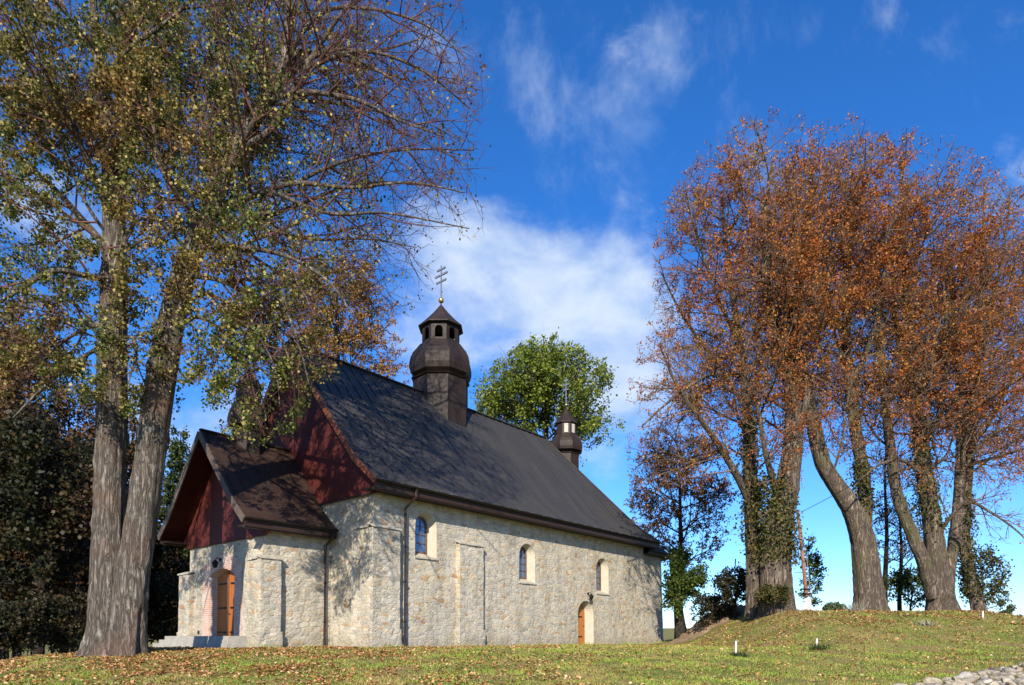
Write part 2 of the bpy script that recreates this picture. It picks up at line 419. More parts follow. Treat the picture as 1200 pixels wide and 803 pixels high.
def lathe(bm, prof, c, n=8, rot=0.0, cap=True):
    rings = [[bm.verts.new((c[0] + r * math.cos(rot + 2 * math.pi * k / n), c[1] + r * math.sin(rot + 2 * math.pi * k / n), z)) for k in range(n)] for r, z in prof]
    for A, B in zip(rings, rings[1:]):
        for k in range(n): bm.faces.new((A[k], A[(k + 1) % n], B[(k + 1) % n], B[k]))
    if cap: bm.faces.new(rings[0][::-1]); bm.faces.new(rings[-1])
def jit(p, amp, f=3.3, seed=0.0):
    v = Vector(p) * f + Vector((seed, seed * 1.7, 3.1))
    n = noise.noise_vector(v) * amp + noise.noise_vector(v * 2.7) * amp * .6
    return n
def rough_box(bm, x0, x1, y0, y1, z0, z1, step=.13, amp=.028):
    """stone block work: a box of small faces with uneven edges"""
    def face(o, u, v, lu, lv):
        nu = max(1, int(round(lu / step))); nv = max(1, int(round(lv / step)))
        g = []
        for i in range(nu + 1):
            row = []
            for j in range(nv + 1):
                p = Vector(o) + Vector(u) * lu * i / nu + Vector(v) * lv * j / nv
                row.append(bm.verts.new(p + jit(p, amp)))
            g.append(row)
        for i in range(nu):
            for j in range(nv): bm.faces.new((g[i][j], g[i + 1][j], g[i + 1][j + 1], g[i][j + 1]))
    lx, ly, lz = x1 - x0, y1 - y0, z1 - z0
    face((x0, y0, z0), (1, 0, 0), (0, 0, 1), lx, lz); face((x0, y1, z0), (1, 0, 0), (0, 0, 1), lx, lz)
    face((x0, y0, z0), (0, 1, 0), (0, 0, 1), ly, lz); face((x1, y0, z0), (0, 1, 0), (0, 0, 1), ly, lz)
    face((x0, y0, z1), (1, 0, 0), (0, 1, 0), lx, ly); face((x0, y0, z0), (1, 0, 0), (0, 1, 0), lx, ly)
    bmesh.ops.remove_doubles(bm, verts=bm.verts[:], dist=.0005)
def arch(c, half, z0, top, rise=None, n=14):
    """outline from the bottom left over the arch to the bottom right; rise < half gives a segmental arch"""
    rise = half if rise is None else rise
    pts = [(c - half, z0)]
    rad = (half * half + rise * rise) / (2 * rise); zc = top - rad; a0 = math.asin(min(1, half / rad))
    for i in range(n + 1):
        a = -a0 + 2 * a0 * i / n
        pts.append((c + rad * math.sin(a), zc + rad * math.cos(a)))
    pts.append((c + half, z0))
    return pts
def inside(pt, poly):
    x, y = pt; r = False
    for (x1, y1), (x2, y2) in zip(poly, poly[1:] + poly[:1]):
        if (y1 > y) != (y2 > y) and x < (x2 - x1) * (y - y1) / (y2 - y1) + x1: r = not r
    return r
def nearest(pt, poly):
    best = None
    for (x1, y1), (x2, y2) in zip(poly, poly[1:] + poly[:1]):
        dx, dy = x2 - x1, y2 - y1; t = max(0, min(1, ((pt[0] - x1) * dx + (pt[1] - y1) * dy) / (dx * dx + dy * dy + 1e-12)))
        qx, qy = x1 + t * dx, y1 + t * dy; d = (qx - pt[0]) ** 2 + (qy - pt[1]) ** 2
        if best is None or d < best[0]: best = (d, (qx, qy))
    return best[1]
def wall_skin(bm, f, u0, u1, v0, v1, openings=(), step=.1, amp=.022, nrm=(0, -1, 0)):
    """uneven masonry face: f(u, v) -> point; cells inside an opening are left out and the rim follows its outline"""
    nu = int(round((u1 - u0) / step)); nv = int(round((v1 - v0) / step)); nrm = Vector(nrm)
    us = [u0 + (u1 - u0) * i / nu for i in range(nu + 1)]; vs = [v0 + (v1 - v0) * j / nv for j in range(nv + 1)]
    hole = [[any(inside(((us[i] + us[i + 1]) / 2, (vs[j] + vs[j + 1]) / 2), o) for o in openings) for j in range(nv)] for i in range(nu)]
    V = {}
    def vert(i, j):
        if (i, j) in V: return V[i, j]
        adj = [hole[a][b] for a in (i - 1, i) for b in (j - 1, j) if 0 <= a < nu and 0 <= b < nv]
        u, v = us[i], vs[j]
        if any(adj) and not all(adj):
            o = min(openings, key=lambda o: (nearest((u, v), o)[0] - u) ** 2 + (nearest((u, v), o)[1] - v) ** 2)
            u, v = nearest((u, v), o); p = Vector(f(u, v))
        else:
            p = Vector(f(u, v)); j_ = jit(p, amp); p = p + nrm * j_.x
            if i in (0, nu): p = p + j_ * .8
        V[i, j] = bm.verts.new(p); return V[i, j]
    for i in range(nu):
        for j in range(nv):
            if not hole[i][j]: bm.faces.new((vert(i, j), vert(i + 1, j), vert(i + 1, j + 1), vert(i, j + 1)))
def loft(bm, A, B, closed=False):
    a = [bm.verts.new(p) for p in A]; b = [bm.verts.new(p) for p in B]; n = len(a)
    for i in range(n if closed else n - 1):
        j = (i + 1) % n; bm.faces.new((a[i], a[j], b[j], b[i]))
def thick_outline(bm, out, inn, f, d0, d1):
    """flat ring between two outlines given depth d0..d1 by f(u, v, d)"""
    for d in (d0, d1): loft(bm, [f(u, v, d) for u, v in out], [f(u, v, d) for u, v in inn], True)
    loft(bm, [f(u, v, d0) for u, v in inn], [f(u, v, d1) for u, v in inn], True)
    loft(bm, [f(u, v, d0) for u, v in out], [f(u, v, d1) for u, v in out], True)

# nave walls
WIN = [(2.70, .60, 3.72, 5.60), (9.40, .62, 3.10, 5.02), (16.22, .64, 2.90, 4.92)]
win_out = [arch(c, h, z0, zt) for c, h, z0, zt in WIN]
DOOR_S = (14.52, .76, -.1, 2.42)
door_out = arch(*DOOR_S)
bm = bmesh.new()
wall_skin(bm, lambda u, v: (u, 0, v), 0, NL, -.6, 6.25, win_out + [door_out], .1, .016)
wall_skin(bm, lambda u, v: (0, u, v), 0, NW, -.6, 6.0, (), .16, .024, (-1, 0, 0))
wall_skin(bm, lambda u, v: (u, NW, v), 0, NL, -.6, 6.25, (), .4, .02, (0, 1, 0))
wall_skin(bm, lambda u, v: (NL, u, v), 0, NW, -.6, 6.25, (), .3, .02, (1, 0, 0))
obj('nave_wall', bm, M['stone'], CH)
def S_(u, v, d): return (u, d, v)                      # south wall: u along the nave, d into the wall
for k, ((c, h, z0, zt), out) in enumerate(zip(WIN, win_out)):
    inn = arch(c + .02, .36, z0 + .2, zt - .12); fr_in = arch(c + .02, .29, z0 + .27, zt - .19)
    bm = bmesh.new(); thick_outline(bm, inn, fr_in, S_, .34, .42)
    zz = z0 + .27
    while zz < zt - .55:
        zz += (.36 if k == 0 else .34); bar(bm, (c - .28, .38, zz), (c + .32, .38, zz), .035, .03)
    bar(bm, (c + .02, .38, z0 + .25), (c + .02, .38, zt - .2), .03, .035)
    wf = obj('window', bm, M['frame'], CH)
    bm = bmesh.new(); bm.faces.new([bm.verts.new(S_(u, v, .40)) for u, v in fr_in]); obj('pane', bm, M['glass'], wf)
    bm = bmesh.new(); loft(bm, [S_(u, v, .0) for u, v in out], [S_(u, v, .36) for u, v in inn], True)
    obj('reveal', bm, M['plaster'], wf)
    bm = bmesh.new(); rough_box(bm, c - h - .03, c + h + .05, -.06, .05, z0 - .07, z0, .1, .012); obj('sill', bm, M['cap'], wf)
c, h, z0, zt = DOOR_S
inn = arch(c + .0, .52, -.1, zt - .12)
bm = bmesh.new(); bm.faces.new([bm.verts.new(S_(u, v, .44)) for u, v in inn]); bm.faces.new([bm.verts.new(S_(u, v, .50)) for u, v in inn]); loft(bm, [S_(u, v, .44) for u, v in inn], [S_(u, v, .50) for u, v in inn], True)
ds = obj('side_door', bm, M['wood_s'], CH)
bm = bmesh.new(); loft(bm, [S_(u, v, .0) for u, v in door_out], [S_(u, v, .47) for u, v in inn]); obj('reveal', bm, M['plaster'], ds)
bm = bmesh.new()
for zz in (.45, 1.55): bar(bm, (c - .5, .425, zz), (c + .25, .425, zz), .02, .06)
pieces('hinge', bm, M['iron'], ds)
bm = bmesh.new(); tube(bm, [(c + .4, .43, 1.05), (c + .4, .38, 1.05), (c + .28, .38, 1.05)], .014, 6); obj('handle', bm, M['iron'], ds)

def wall_lamp(x, y, z, nx, ny):
    """bulkhead lantern on a bracket; (nx, ny) points away from the wall"""
    bm = bmesh.new()
    tube(bm, [(x, y, z + .16), (x + nx * .05, y + ny * .05, z + .16)], .07, 10)
    tube(bm, [(x + nx * .04, y + ny * .04, z + .16), (x + nx * .17, y + ny * .17, z + .22), (x + nx * .24, y + ny * .24, z + .12)], .018, 6)
    l = obj('wall_lamp', bm, M['iron'], CH)
    bm = bmesh.new(); lathe(bm, [(.03, z + .13), (.12, z + .04), (.13, z), (.11, z - .04), (.085, z - .17), (.03, z - .2)], (x + nx * .24, y + ny * .24), 8)
    obj('lamp_shade', bm, M['iron'], l)
    return l
wall_lamp(14.7, 0, 2.66, 0, -1)

# buttresses of the nave
def cap_slab(bm, x0, x1, y0, y1, zi, drop, axis, sign, t=.06):
    """thin sloping cap stone falling outwards"""
    if axis == 'y': P = [(x0, y0, zi - (drop if sign < 0 else 0)), (x1, y0, zi - (drop if sign < 0 else 0)), (x1, y1, zi - (0 if sign < 0 else drop)), (x0, y1, zi - (0 if sign < 0 else drop))]
    else: P = [(x0, y0, zi - (drop if sign < 0 else 0)), (x1, y0, zi - (0 if sign < 0 else drop)), (x1, y1, zi - (0 if sign < 0 else drop)), (x0, y1, zi - (drop if sign < 0 else 0))]
    a = [bm.verts.new(p) for p in P]; b = [bm.verts.new((p[0], p[1], p[2] + t)) for p in P]
    bm.faces.new(a[::-1]); bm.faces.new(b)
    for i in range(4): bm.faces.new((a[i], a[(i + 1) % 4], b[(i + 1) % 4], b[i]))
def buttress(x0, x1, y0, y1, top, plinth, pz, caps, parent=CH):
    bm = bmesh.new(); rough_box(bm, x0, x1, y0, y1, -.6, top, .13, .022)
    b = obj('buttress', bm, M['stone'], parent)
    if plinth:
        bm = bmesh.new(); rough_box(bm, x0 - plinth, x1 + plinth, y0 - plinth, y1 + plinth * .3, -.6, pz, .13, .03); obj('plinth', bm, M['stone'], b)
    bm = bmesh.new()
    for c_ in caps: cap_slab(bm, *c_)
    obj('cap', bm, M['cap'], b)
    return b
buttress(-.26, 1.08, -.28, 1.05, 4.62, .05, .72, [(-.32, 1.14, -.34, .02, 4.76, .14, 'y', -1), (-.335, -.0, .021, 1.1, 4.76, .14, 'x', -1)])
buttress(4.45, 5.95, -.26, .3, 4.48, .06, .74, [(4.4, 6.0, -.32, .02, 4.60, .14, 'y', -1)])

# roof of the nave
EZ = 6.35; KW, KZ = .55, 7.42; RZ = 13.28; EO = .78; VS = -.55; HE = 21.72; HR = 18.0
def nave_roof():
    bm = bmesh.new()
    lev = [(-EO, EZ), (KW, KZ)] + [(KW + (CW - KW) * t, KZ + (RZ - KZ) * t) for t in (.25, .5, .75, 1)]
    def send(z): return HE - (HE - HR) * (z - EZ) / (RZ - EZ)
    for side in (0, 1):
        for (w0, z0), (w1, z1) in zip(lev, lev[1:]):
            if side: w0, w1 = NW - w0, NW - w1
            n = 26
            for i in range(n):
                a, b = i / n, (i + 1) / n
                s00 = VS + (send(z0) - VS) * a; s01 = VS + (send(z0) - VS) * b; s10 = VS + (send(z1) - VS) * a; s11 = VS + (send(z1) - VS) * b
                quad(bm, (s00, w0, z0), (s01, w0, z0), (s11, w1, z1), (s10, w1, z1))
    for (w0, z0), (w1, z1) in zip(lev, lev[1:]):
        quad(bm, (send(z0), w0, z0), (send(z0), NW - w0, z0), (send(z1), NW - w1 - (.001 if w1 >= CW else 0), z1), (send(z1), w1, z1))
    bmesh.ops.remove_doubles(bm, verts=bm.verts[:], dist=.002)
    bmesh.ops.recalc_face_normals(bm, faces=bm.faces[:])
    bmesh.ops.solidify(bm, geom=bm.faces[:], thickness=.09)
    # standing seams
    s = VS + .3; kk = 0
    while s < HE - .15:
        zt = RZ if s <= HR else EZ + (RZ - EZ) * (HE - s) / (HE - HR)
        for side in (0, 1):
            f = (lambda w: w) if not side else (lambda w: NW - w)
            def wz(z): return -EO + (KW + EO) * (z - EZ) / (KZ - EZ) if z < KZ else KW + (CW - KW) * (z - KZ) / (RZ - KZ)
            if zt > KZ:
                bar(bm, (s, f(-EO), EZ + .015), (s, f(KW), KZ + .015), .028, .07); bar(bm, (s, f(KW), KZ + .015), (s, f(wz(zt)), zt + .015), .028, .07)
            else: bar(bm, (s, f(-EO), EZ + .015), (s, f(wz(zt)), zt + .015), .022, .05)
        s += .58
    r = obj('nave_roof', bm, M['roof'], CH)
    bm = bmesh.new()                                         # ridge and hip flashing
    bar(bm, (VS, CW, RZ + .03), (HR, CW, RZ + .03), .26, .05)
    obj('ridge_cap', bm, M['roof'], r)
    bm = bmesh.new()
    for side in (0, 1):
        f = (lambda w: w) if not side else (lambda w: NW - w)
        bar(bm, (HR, CW, RZ + .02), (HE - (HE - HR) * (KZ - EZ) / (RZ - EZ), f(KW), KZ + .03), .16, .05); bar(bm, (HE - (HE - HR) * (KZ - EZ) / (RZ - EZ), f(KW), KZ + .03), (HE, f(-EO), EZ + .02), .16, .05)
    obj('hip_flashing', bm, M['tower'], r)
    bm = bmesh.new()
    for side in (0, 1):
        f = (lambda w: w) if not side else (lambda w: NW - w)
        pts = [(VS - .02, f(-EO), EZ - .09), (VS - .02, f(KW), KZ - .09), (VS - .02, f(CW), RZ - .09)]
        for a, b in zip(pts, pts[1:]): bar(bm, a, b, .05, .22)
    obj('verge_board', bm, M['trim'], r)
    # snow guard line low on the roof
    return r
NR = nave_roof()
def gutter_mesh(bm, pts, r=.085):
    """open half pipe along a polyline"""
    for p, q_ in zip(pts, pts[1:]):
        p = Vector(p); q_ = Vector(q_); d = (q_ - p).normalized(); s = d.cross(Vector((0, 0, 1))).normalized()
        for rr in (r, r - .012):
            A = [p + s * rr * math.cos(math.pi + math.pi * k / 8) + Vector((0, 0, rr * math.sin(math.pi + math.pi * k / 8))) for k in range(9)]
            B = [a + (q_ - p) for a in A]; loft(bm, A, B)
        for e in (p, q_):
            bm.faces.new([bm.verts.new(e + s * r * math.cos(math.pi + math.pi * k / 8) + Vector((0, 0, r * math.sin(math.pi + math.pi * k / 8)))) for k in range(9)])
bm = bmesh.new(); gutter_mesh(bm, [(VS, -EO - .07, EZ - .03), (HE + .02, -EO - .07, EZ - .03)])
s = VS + .3
g = obj('gutter', bm, M['gutter'], CH)
bm = bmesh.new()
while s < HE: bar(bm, (s, -EO - .17, EZ - .02), (s, -EO + .06, EZ + .035), .03, .012); s += .9
pieces('bracket', bm, M['steel'], g)
bm = bmesh.new()                                             # boxed eaves: two fascia steps and the boarded soffit
box(bm, VS, HE - .02, -EO + .03, -EO + .07, 5.98, EZ - .08)
box(bm, VS + .02, HE - .06, -EO + .071, -EO + .24, 5.95, 6.08)
box(bm, VS, HE - .02, -EO + .241, .02, 6.02, 6.06)
box(bm, VS, HE - .02, NW - .02, NW + EO - .04, 5.98, EZ - .1)
box(bm, NL + .02, HE - .02, .021, NW - .021, 6.0, 6.06)
box(bm, HE - .1, HE - .05, -EO + .25, NW + EO - .05, 6.061, EZ - .05)
obj('eaves_board', bm, M['fascia'], CH)
# west gable of the nave
bm = bmesh.new()
prof = [(-.5, 5.98), (-.5, 6.42), (KW, KZ - .16), (CW, RZ - .16), (NW - KW, KZ - .16), (NW + .5, 6.42), (NW + .5, 5.98)]
a = [bm.verts.new((-.10, w, z)) for w, z in prof]; b = [bm.verts.new((.06, w, z)) for w, z in prof]
bm.faces.new(a); bm.faces.new(b[::-1])
for i in range(len(a)): bm.faces.new((a[i], a[(i + 1) % len(a)], b[(i + 1) % len(b)], b[i]))
ng = obj('gable', bm, M['red_v'], CH)
bm = bmesh.new(); box(bm, -.125, -.101, -.5, NW + .5, 5.93, 6.0); obj('drip_board', bm, M['fascia'], ng)

# chancel with rounded end
CS = NL + 2.35; CB = 5.2; CA = 3.0
def chan(a, off=0.0): return (CS + (CA + off) * math.cos(a), CW + (CB + off) * math.sin(a))
def chan_path(n, off=0.0):
    return [(NL, CW - CB - off)] + [chan(-math.pi / 2 + math.pi * i / n, off) for i in range(n + 1)] + [(NL, CW + CB + off)]
bm = bmesh.new(); n = 48; rings = []
for j in range(41):
    z = -.6 + 6.3 * j / 40; off = .12 * (1 - j / 40); row = []
    for x, y in chan_path(n, off):
        p = Vector((x, y, z)); row.append(bm.verts.new(p + jit(p, .02)))
    rings.append(row)
for A, B in zip(rings, rings[1:]):
    for i in range(len(A) - 1): bm.faces.new((A[i], A[i + 1], B[i + 1], B[i]))
obj('chancel_wall', bm, M['stone'], CH, True)
bm = bmesh.new(); n = 20
CEZ = 5.86; apex = (CS - .3, CW, 10.6); low = [(x, y, CEZ) for x, y in chan_path(n, .62)]
peak = [(NL - .4, CW, 10.6)] + [apex] * (n + 1) + [(NL - .4, CW, 10.6)]
mid = [tuple(Vector(p).lerp(Vector(a_), .16) + Vector((0, 0, .05))) for p, a_ in zip(low, peak)]
loft(bm, low, mid); loft(bm, mid, peak)
bmesh.ops.remove_doubles(bm, verts=bm.verts[:], dist=.001)
cr = obj('chancel_roof', bm, M['roof'], CH)
bm = bmesh.new(); loft(bm, low, [(p[0], p[1], CEZ - .2) for p in low]); loft(bm, [(p[0], p[1], CEZ - .2) for p in low], [(x, y, CEZ - .24) for x, y in chan_path(n, .0)])
obj('eaves_board', bm, M['fascia'], cr)
bm = bmesh.new(); tube(bm, [(x, y, CEZ - .03) for x, y in chan_path(n, .70)], .075, 8); obj('gutter', bm, M['gutter'], cr)

# turrets
def facet_lantern(bm, c, Rr, z0, z1, rot, sill, head, frac):
    """eight panels with arched openings, open to the sky"""
    for k in range(8):
        a0 = rot + 2 * math.pi * k / 8; a1 = rot + 2 * math.pi * (k + 1) / 8
        P0 = Vector((c[0] + Rr * math.cos(a0), c[1] + Rr * math.sin(a0), 0)); P1 = Vector((c[0] + Rr * math.cos(a1), c[1] + Rr * math.sin(a1), 0))
        d = P1 - P0; L = d.length; d.normalize(); inn = Vector((c[0], c[1], 0)) - (P0 + P1) / 2; inn.normalize()
        F = lambda u, v, dd: P0 + d * u + inn * dd + Vector((0, 0, v))
        half = L * frac / 2; o = arch(L / 2, half, sill, head, None, 8)
        outr = [(0, sill)] + [(min(max((u - L / 2) / half * .999, -1), 1) * L / 2 + L / 2, z1) if 0 < i < len(o) - 1 else (0 if i == 0 else L, sill) for i, (u, v) in enumerate(o)][1:]
        outr[1] = (0, z1); outr[-2] = (L, z1)
        for dd in (0, .06): loft(bm, [F(u, v, dd) for u, v in outr], [F(u, v, dd) for u, v in o])
        loft(bm, [F(u, v, 0) for u, v in o], [F(u, v, .06) for u, v in o])
        for dd in (0, .06): quad(bm, F(0, z0, dd), F(L, z0, dd), F(L, sill, dd), F(0, sill, dd))
        quad(bm, F(L / 2 - half, sill, 0), F(L / 2 + half, sill, 0), F(L / 2 + half, sill, .06), F(L / 2 - half, sill, .06))
def turret(c, zb, z, s, rot, open_lantern, cross, name='turret'):
    """z: heights of ledge, dome top, lantern top, spire tip; s: radii base, dome, lantern, spire eave"""
    zl, zd, zla, zt = z; rb, rd, rl, rs = s; hd = zd - zl
    bm = bmesh.new(); lathe(bm, [(rb, zb), (rb, zl - .1), (rb * 1.06, zl - .08), (rb * 1.1, zl - .02), (rb * .9, zl + .03)], c, 8, rot)
    for k in range(8):
        a = rot + 2 * math.pi * k / 8; bar(bm, (c[0] + rb * math.cos(a), c[1] + rb * math.sin(a), zb), (c[0] + rb * math.cos(a), c[1] + rb * math.sin(a), zl - .1), .05, .05)
    t = obj(name, bm, M['tower'], CH)
    prof = [(rb * .90, 0), (rd * .955, .10), (rd * 1.0, .25), (rd * 1.0, .40), (rd * .965, .55), (rd * .89, .70), (rd * .78, .83), (rl * 1.12, .95), (rl * 1.02, 1.0)]
    bm = bmesh.new(); lathe(bm, [(r, zl + .03 + (hd - .03) * h) for r, h in prof], c, 8, rot)
    for k in range(8):                                       # welted seams on the arrises
        a = rot + 2 * math.pi * k / 8; p = [(c[0] + r * math.cos(a), c[1] + r * math.sin(a), zl + .03 + (hd - .03) * h) for r, h in prof]
        for x, y in zip(p, p[1:]): bar(bm, x, y, .035, .035)
    obj('dome', bm, M['tower'], t)
    bm = bmesh.new()
    if open_lantern: facet_lantern(bm, c, rl, zd - .02, zla, rot, zd + (zla - zd) * .12, zd + (zla - zd) * .80, .52)
    else: lathe(bm, [(rl, zd - .02), (rl, zla)], c, 8, rot)
    ln = obj('lantern', bm, M['tower'], t)
    bm = bmesh.new(); hs = zt - zla
    lathe(bm, [(rl * .9, zla - .03), (rs, zla - .02), (rs, zla + .03), (rs * .70, zla + hs * .28), (rs * .36, zla + hs * .62), (.045, zt), (.03, zt + .1)], c, 8, rot)
    obj('spire', bm, M['tower'], t)
    if cross:
        h, wd, br = cross
        bm = bmesh.new(); bmesh.ops.create_uvsphere(bm, u_segments=16, v_segments=10, radius=br); bmesh.ops.translate(bm, verts=bm.verts[:], vec=(c[0], c[1], zt + .1 + br)); obj('ball', bm, M['gold'], t, True)
        bm = bmesh.new(); z0 = zt + .1
        bar(bm, (c[0], c[1], z0), (c[0], c[1], z0 + h), .05 * h / 2, .05 * h / 2)
        for f, ww, tilt in ((.90, .52, 0), (.75, .78, 0), (.58, .62, 0)):
            bar(bm, (c[0], c[1] - wd * ww, z0 + h * f), (c[0], c[1] + wd * ww, z0 + h * f + tilt), .035 * h, .055 * h / 2 * 1.6)
        bar(bm, (c[0], c[1] - .12, z0 + h * .30), (c[0], c[1], z0 + h * .24), .03, .03); bar(bm, (c[0], c[1] + .12, z0 + h * .30), (c[0], c[1], z0 + h * .24), .03, .03)
        obj('cross', bm, M['steel'], t)
    return t, ln
turret((8.7, CW), 10.6, (14.28, 16.2, 17.14, 18.5), (1.5, 1.72, 1.05, 1.26), R(17), True, (2.1, .62, .15))
t2, ln2 = turret((20.35, CW), 8.2, (12.72, 13.98, 14.76, 15.92), (.86, 1.14, .70, .82), R(13), False, (1.95, .32, .09))
bm = bmesh.new()                                             # pale louvred shutter in the small lantern
for k in (4, 5):
    a = R(13) + 2 * math.pi * (k + .5) / 8; rr = .70 * math.cos(math.pi / 8) + .012
    cx, cy = 20.35 + rr * math.cos(a), CW + rr * math.sin(a); tx, ty = -math.sin(a), math.cos(a)
    for f in range(7): bar(bm, (cx - tx * .13, cy - ty * .13, 14.1 + f * .085), (cx + tx * .13, cy + ty * .13, 14.1 + f * .085), .02, .07)
pieces('shutter', bm, plain('pale_shutter', (.5, .46, .4), .7), t2)

# porch
PC = 5.85; PW = 3.05; PF = -3.0; PEO = 3.62; PEZ = 4.78; PRZ = 8.66; PV = -4.08; PKO = 2.75; PKZ = 5.55
w_l, w_r = PC + PW, PC - PW
D1 = (5.95, 1.05, .40, 3.20, .26)
d1o = arch(*D1)
brick_o = arch(5.95, 1.62, .40, 3.78, .42)
bm = bmesh.new()
wall_skin(bm, lambda u, v: (PF, u, v), w_r, w_l, -.6, 4.45, [d1o], .1, .024, (-1, 0, 0))
wall_skin(bm, lambda u, v: (u, w_r, v), PF, -.02, -.6, 4.75, (), .1, .024, (0, -1, 0))
wall_skin(bm, lambda u, v: (u, w_l, v), PF, -.02, -.6, 4.75, (), .2, .024, (0, 1, 0))
obj('porch_wall', bm, M['stone'], CH)
F_ = lambda u, v, d: (PF + d, u, v)                         # porch front: u across, d into the wall
bm = bmesh.new(); loft(bm, [F_(u, v, -.035) for u, v in brick_o], [F_(u, v, -.035) for u, v in d1o]); loft(bm, [F_(u, v, -.035) for u, v in brick_o], [F_(u, v, .03) for u, v in brick_o])
inn = arch(5.95, .95, .40, 3.12, .25)
loft(bm, [F_(u, v, -.035) for u, v in d1o], [F_(u, v, .33) for u, v in inn])
obj('brick_surround', bm, M['brick'], CH)
bm = bmesh.new()
for dd in (.28, .34): bm.faces.new([bm.verts.new(F_(u, v, dd)) for u, v in inn])
loft(bm, [F_(u, v, .28) for u, v in inn], [F_(u, v, .34) for u, v in inn])
fd = obj('front_door', bm, M['wood'], CH)
for zz in (.62, 1.62, 2.62):
    bm = bmesh.new(); bar(bm, F_(5.12, zz, .262), F_(5.75, zz, .262), .05, .06); bar(bm, F_(6.78, zz, .262), F_(6.15, zz, .262), .05, .06); pieces('hinge', bm, M['iron'], fd)
bm = bmesh.new(); bar(bm, F_(5.95, .42, .272), F_(5.95, 3.09, .272), .03, .045); obj('meeting_strip', bm, M['frame'], fd)
bm = bmesh.new(); tube(bm, [F_(5.86, 1.38, .28), F_(5.86, 1.38, .21), F_(5.74, 1.38, .21)], .016, 6); obj('handle', bm, M['iron'], fd)
wall_lamp(PF - .03, 6.05, 3.42, -1, 0)
for y in (7.95, 3.25):
    bm = bmesh.new(); tube(bm, [F_(y, .62, -.03), F_(y, .62, .1)], .09, 12); obj('vent', bm, M['vent'], CH)
buttress(PF - .22, PF + .62, w_r - .24, w_r + .75, 3.36, .05, .62, [(PF - .27, PF + .66, w_r - .29, w_r + .0, 3.46, .1, 'y', -1), (PF - .285, PF + .0, w_r + .001, w_r + .8, 3.46, .1, 'x', -1)])
buttress(PF - .22, PF + .62, w_l - .45, w_l + .55, 3.12, .05, .62, [(PF - .27, PF + .0, w_l - .5, w_l + .6, 3.22, .1, 'x', -1)])
# porch roof
lev = [(PEO, PEZ), (PKO, PKZ), (PKO / 2, PKZ + (PRZ - PKZ) / 2), (0, PRZ)]
bm = bmesh.new()
for sg in (-1, 1):
    for (w0, z0), (w1, z1) in zip(lev, lev[1:]):
        for i in range(8):
            s0 = PV + (-.11 - PV) * i / 8; s1 = PV + (-.11 - PV) * (i + 1) / 8
            quad(bm, (s0, PC + sg * w0, z0), (s1, PC + sg * w0, z0), (s1, PC + sg * w1, z1), (s0, PC + sg * w1, z1))
bmesh.ops.remove_doubles(bm, verts=bm.verts[:], dist=.002); bmesh.ops.recalc_face_normals(bm, faces=bm.faces[:]); bmesh.ops.solidify(bm, geom=bm.faces[:], thickness=.08)
s = PV + .2
while s < -.2:
    for sg in (-1, 1):
        for (w0, z0), (w1, z1) in ((lev[0], lev[1]), (lev[1], lev[3])): bar(bm, (s, PC + sg * w0, z0 + .015), (s, PC + sg * w1, z1 + .015), .022, .045)
    s += .5
pr = obj('porch_roof', bm, M['roof_brown'], CH)
bm = bmesh.new(); bar(bm, (PV, PC, PRZ + .02), (-.12, PC, PRZ + .02), .2, .05); obj('ridge_cap', bm, M['roof_brown'], pr)
bm = bmesh.new()
for sg in (-1, 1):
    pts = [(PV - .025, PC + sg * w, z - .13) for w, z in (lev[0], lev[1], lev[3])]
    for a, b in zip(pts, pts[1:]): bar(bm, a, b, .05, .26)
obj('barge_board', bm, M['barge'], pr)
bm = bmesh.new()                                             # boarded underside of the overhang
for sg in (-1, 1):
    for (w0, z0), (w1, z1) in ((lev[0], lev[1]), (lev[1], lev[3])):
        quad(bm, (PV + .02, PC + sg * w0, z0 - .22), (PF + .02, PC + sg * w0, z0 - .22), (PF + .02, PC + sg * w1, z1 - .22), (PV + .02, PC + sg * w1, z1 - .22))
bmesh.ops.solidify(bm, geom=bm.faces[:], thickness=.04)
obj('soffit', bm, M['red_h'], pr)
bm = bmesh.new()
prof = [(-PW - .12, 4.25), (-PEO + .1, 4.42), (-PEO + .1, PEZ - .18), (-PKO, PKZ - .2), (0, PRZ - .2), (PKO, PKZ - .2), (PEO - .1, PEZ - .18), (PEO - .1, 4.42), (PW + .12, 4.25)]
a = [bm.verts.new((PF - .10, PC + w, z)) for w, z in prof]; b = [bm.verts.new((PF + .05, PC + w, z)) for w, z in prof]
bm.faces.new(a); bm.faces.new(b[::-1])
for i in range(len(a)): bm.faces.new((a[i], a[(i + 1) % len(a)], b[(i + 1) % len(b)], b[i]))
obj('porch_gable', bm, M['red_v'], CH)
for sg in (-1, 1):
    bm = bmesh.new()
    y0, y1 = sorted((PC + sg * (PEO - .02), PC + sg * (PEO - .07))); box(bm, PV + .03, -.12, y0, y1, 4.44, PEZ - .1)
    y0, y1 = sorted((PC + sg * (PEO - .08), PC + sg * (PEO - .22))); box(bm, PV + .05, -.12, y0, y1, 4.40, 4.52)
    y0, y1 = sorted((PC + sg * (PEO - .23), PC + sg * (PW - .02))); box(bm, PV + .05, -.12, y0, y1, 4.46, 4.50)
    obj('eaves_board', bm, M['fascia'], pr)
    bm = bmesh.new(); gutter_mesh(bm, [(PV, PC + sg * (PEO + .06), PEZ - .03), (-.12, PC + sg * (PEO + .06), PEZ - .03)], .075); obj('gutter', bm, M['gutter'], pr)
turret((-2.05, PC), 7.6, (9.05, 10.3, 10.95, 11.78), (.62, .80, .50, .60), R(15), False, None)
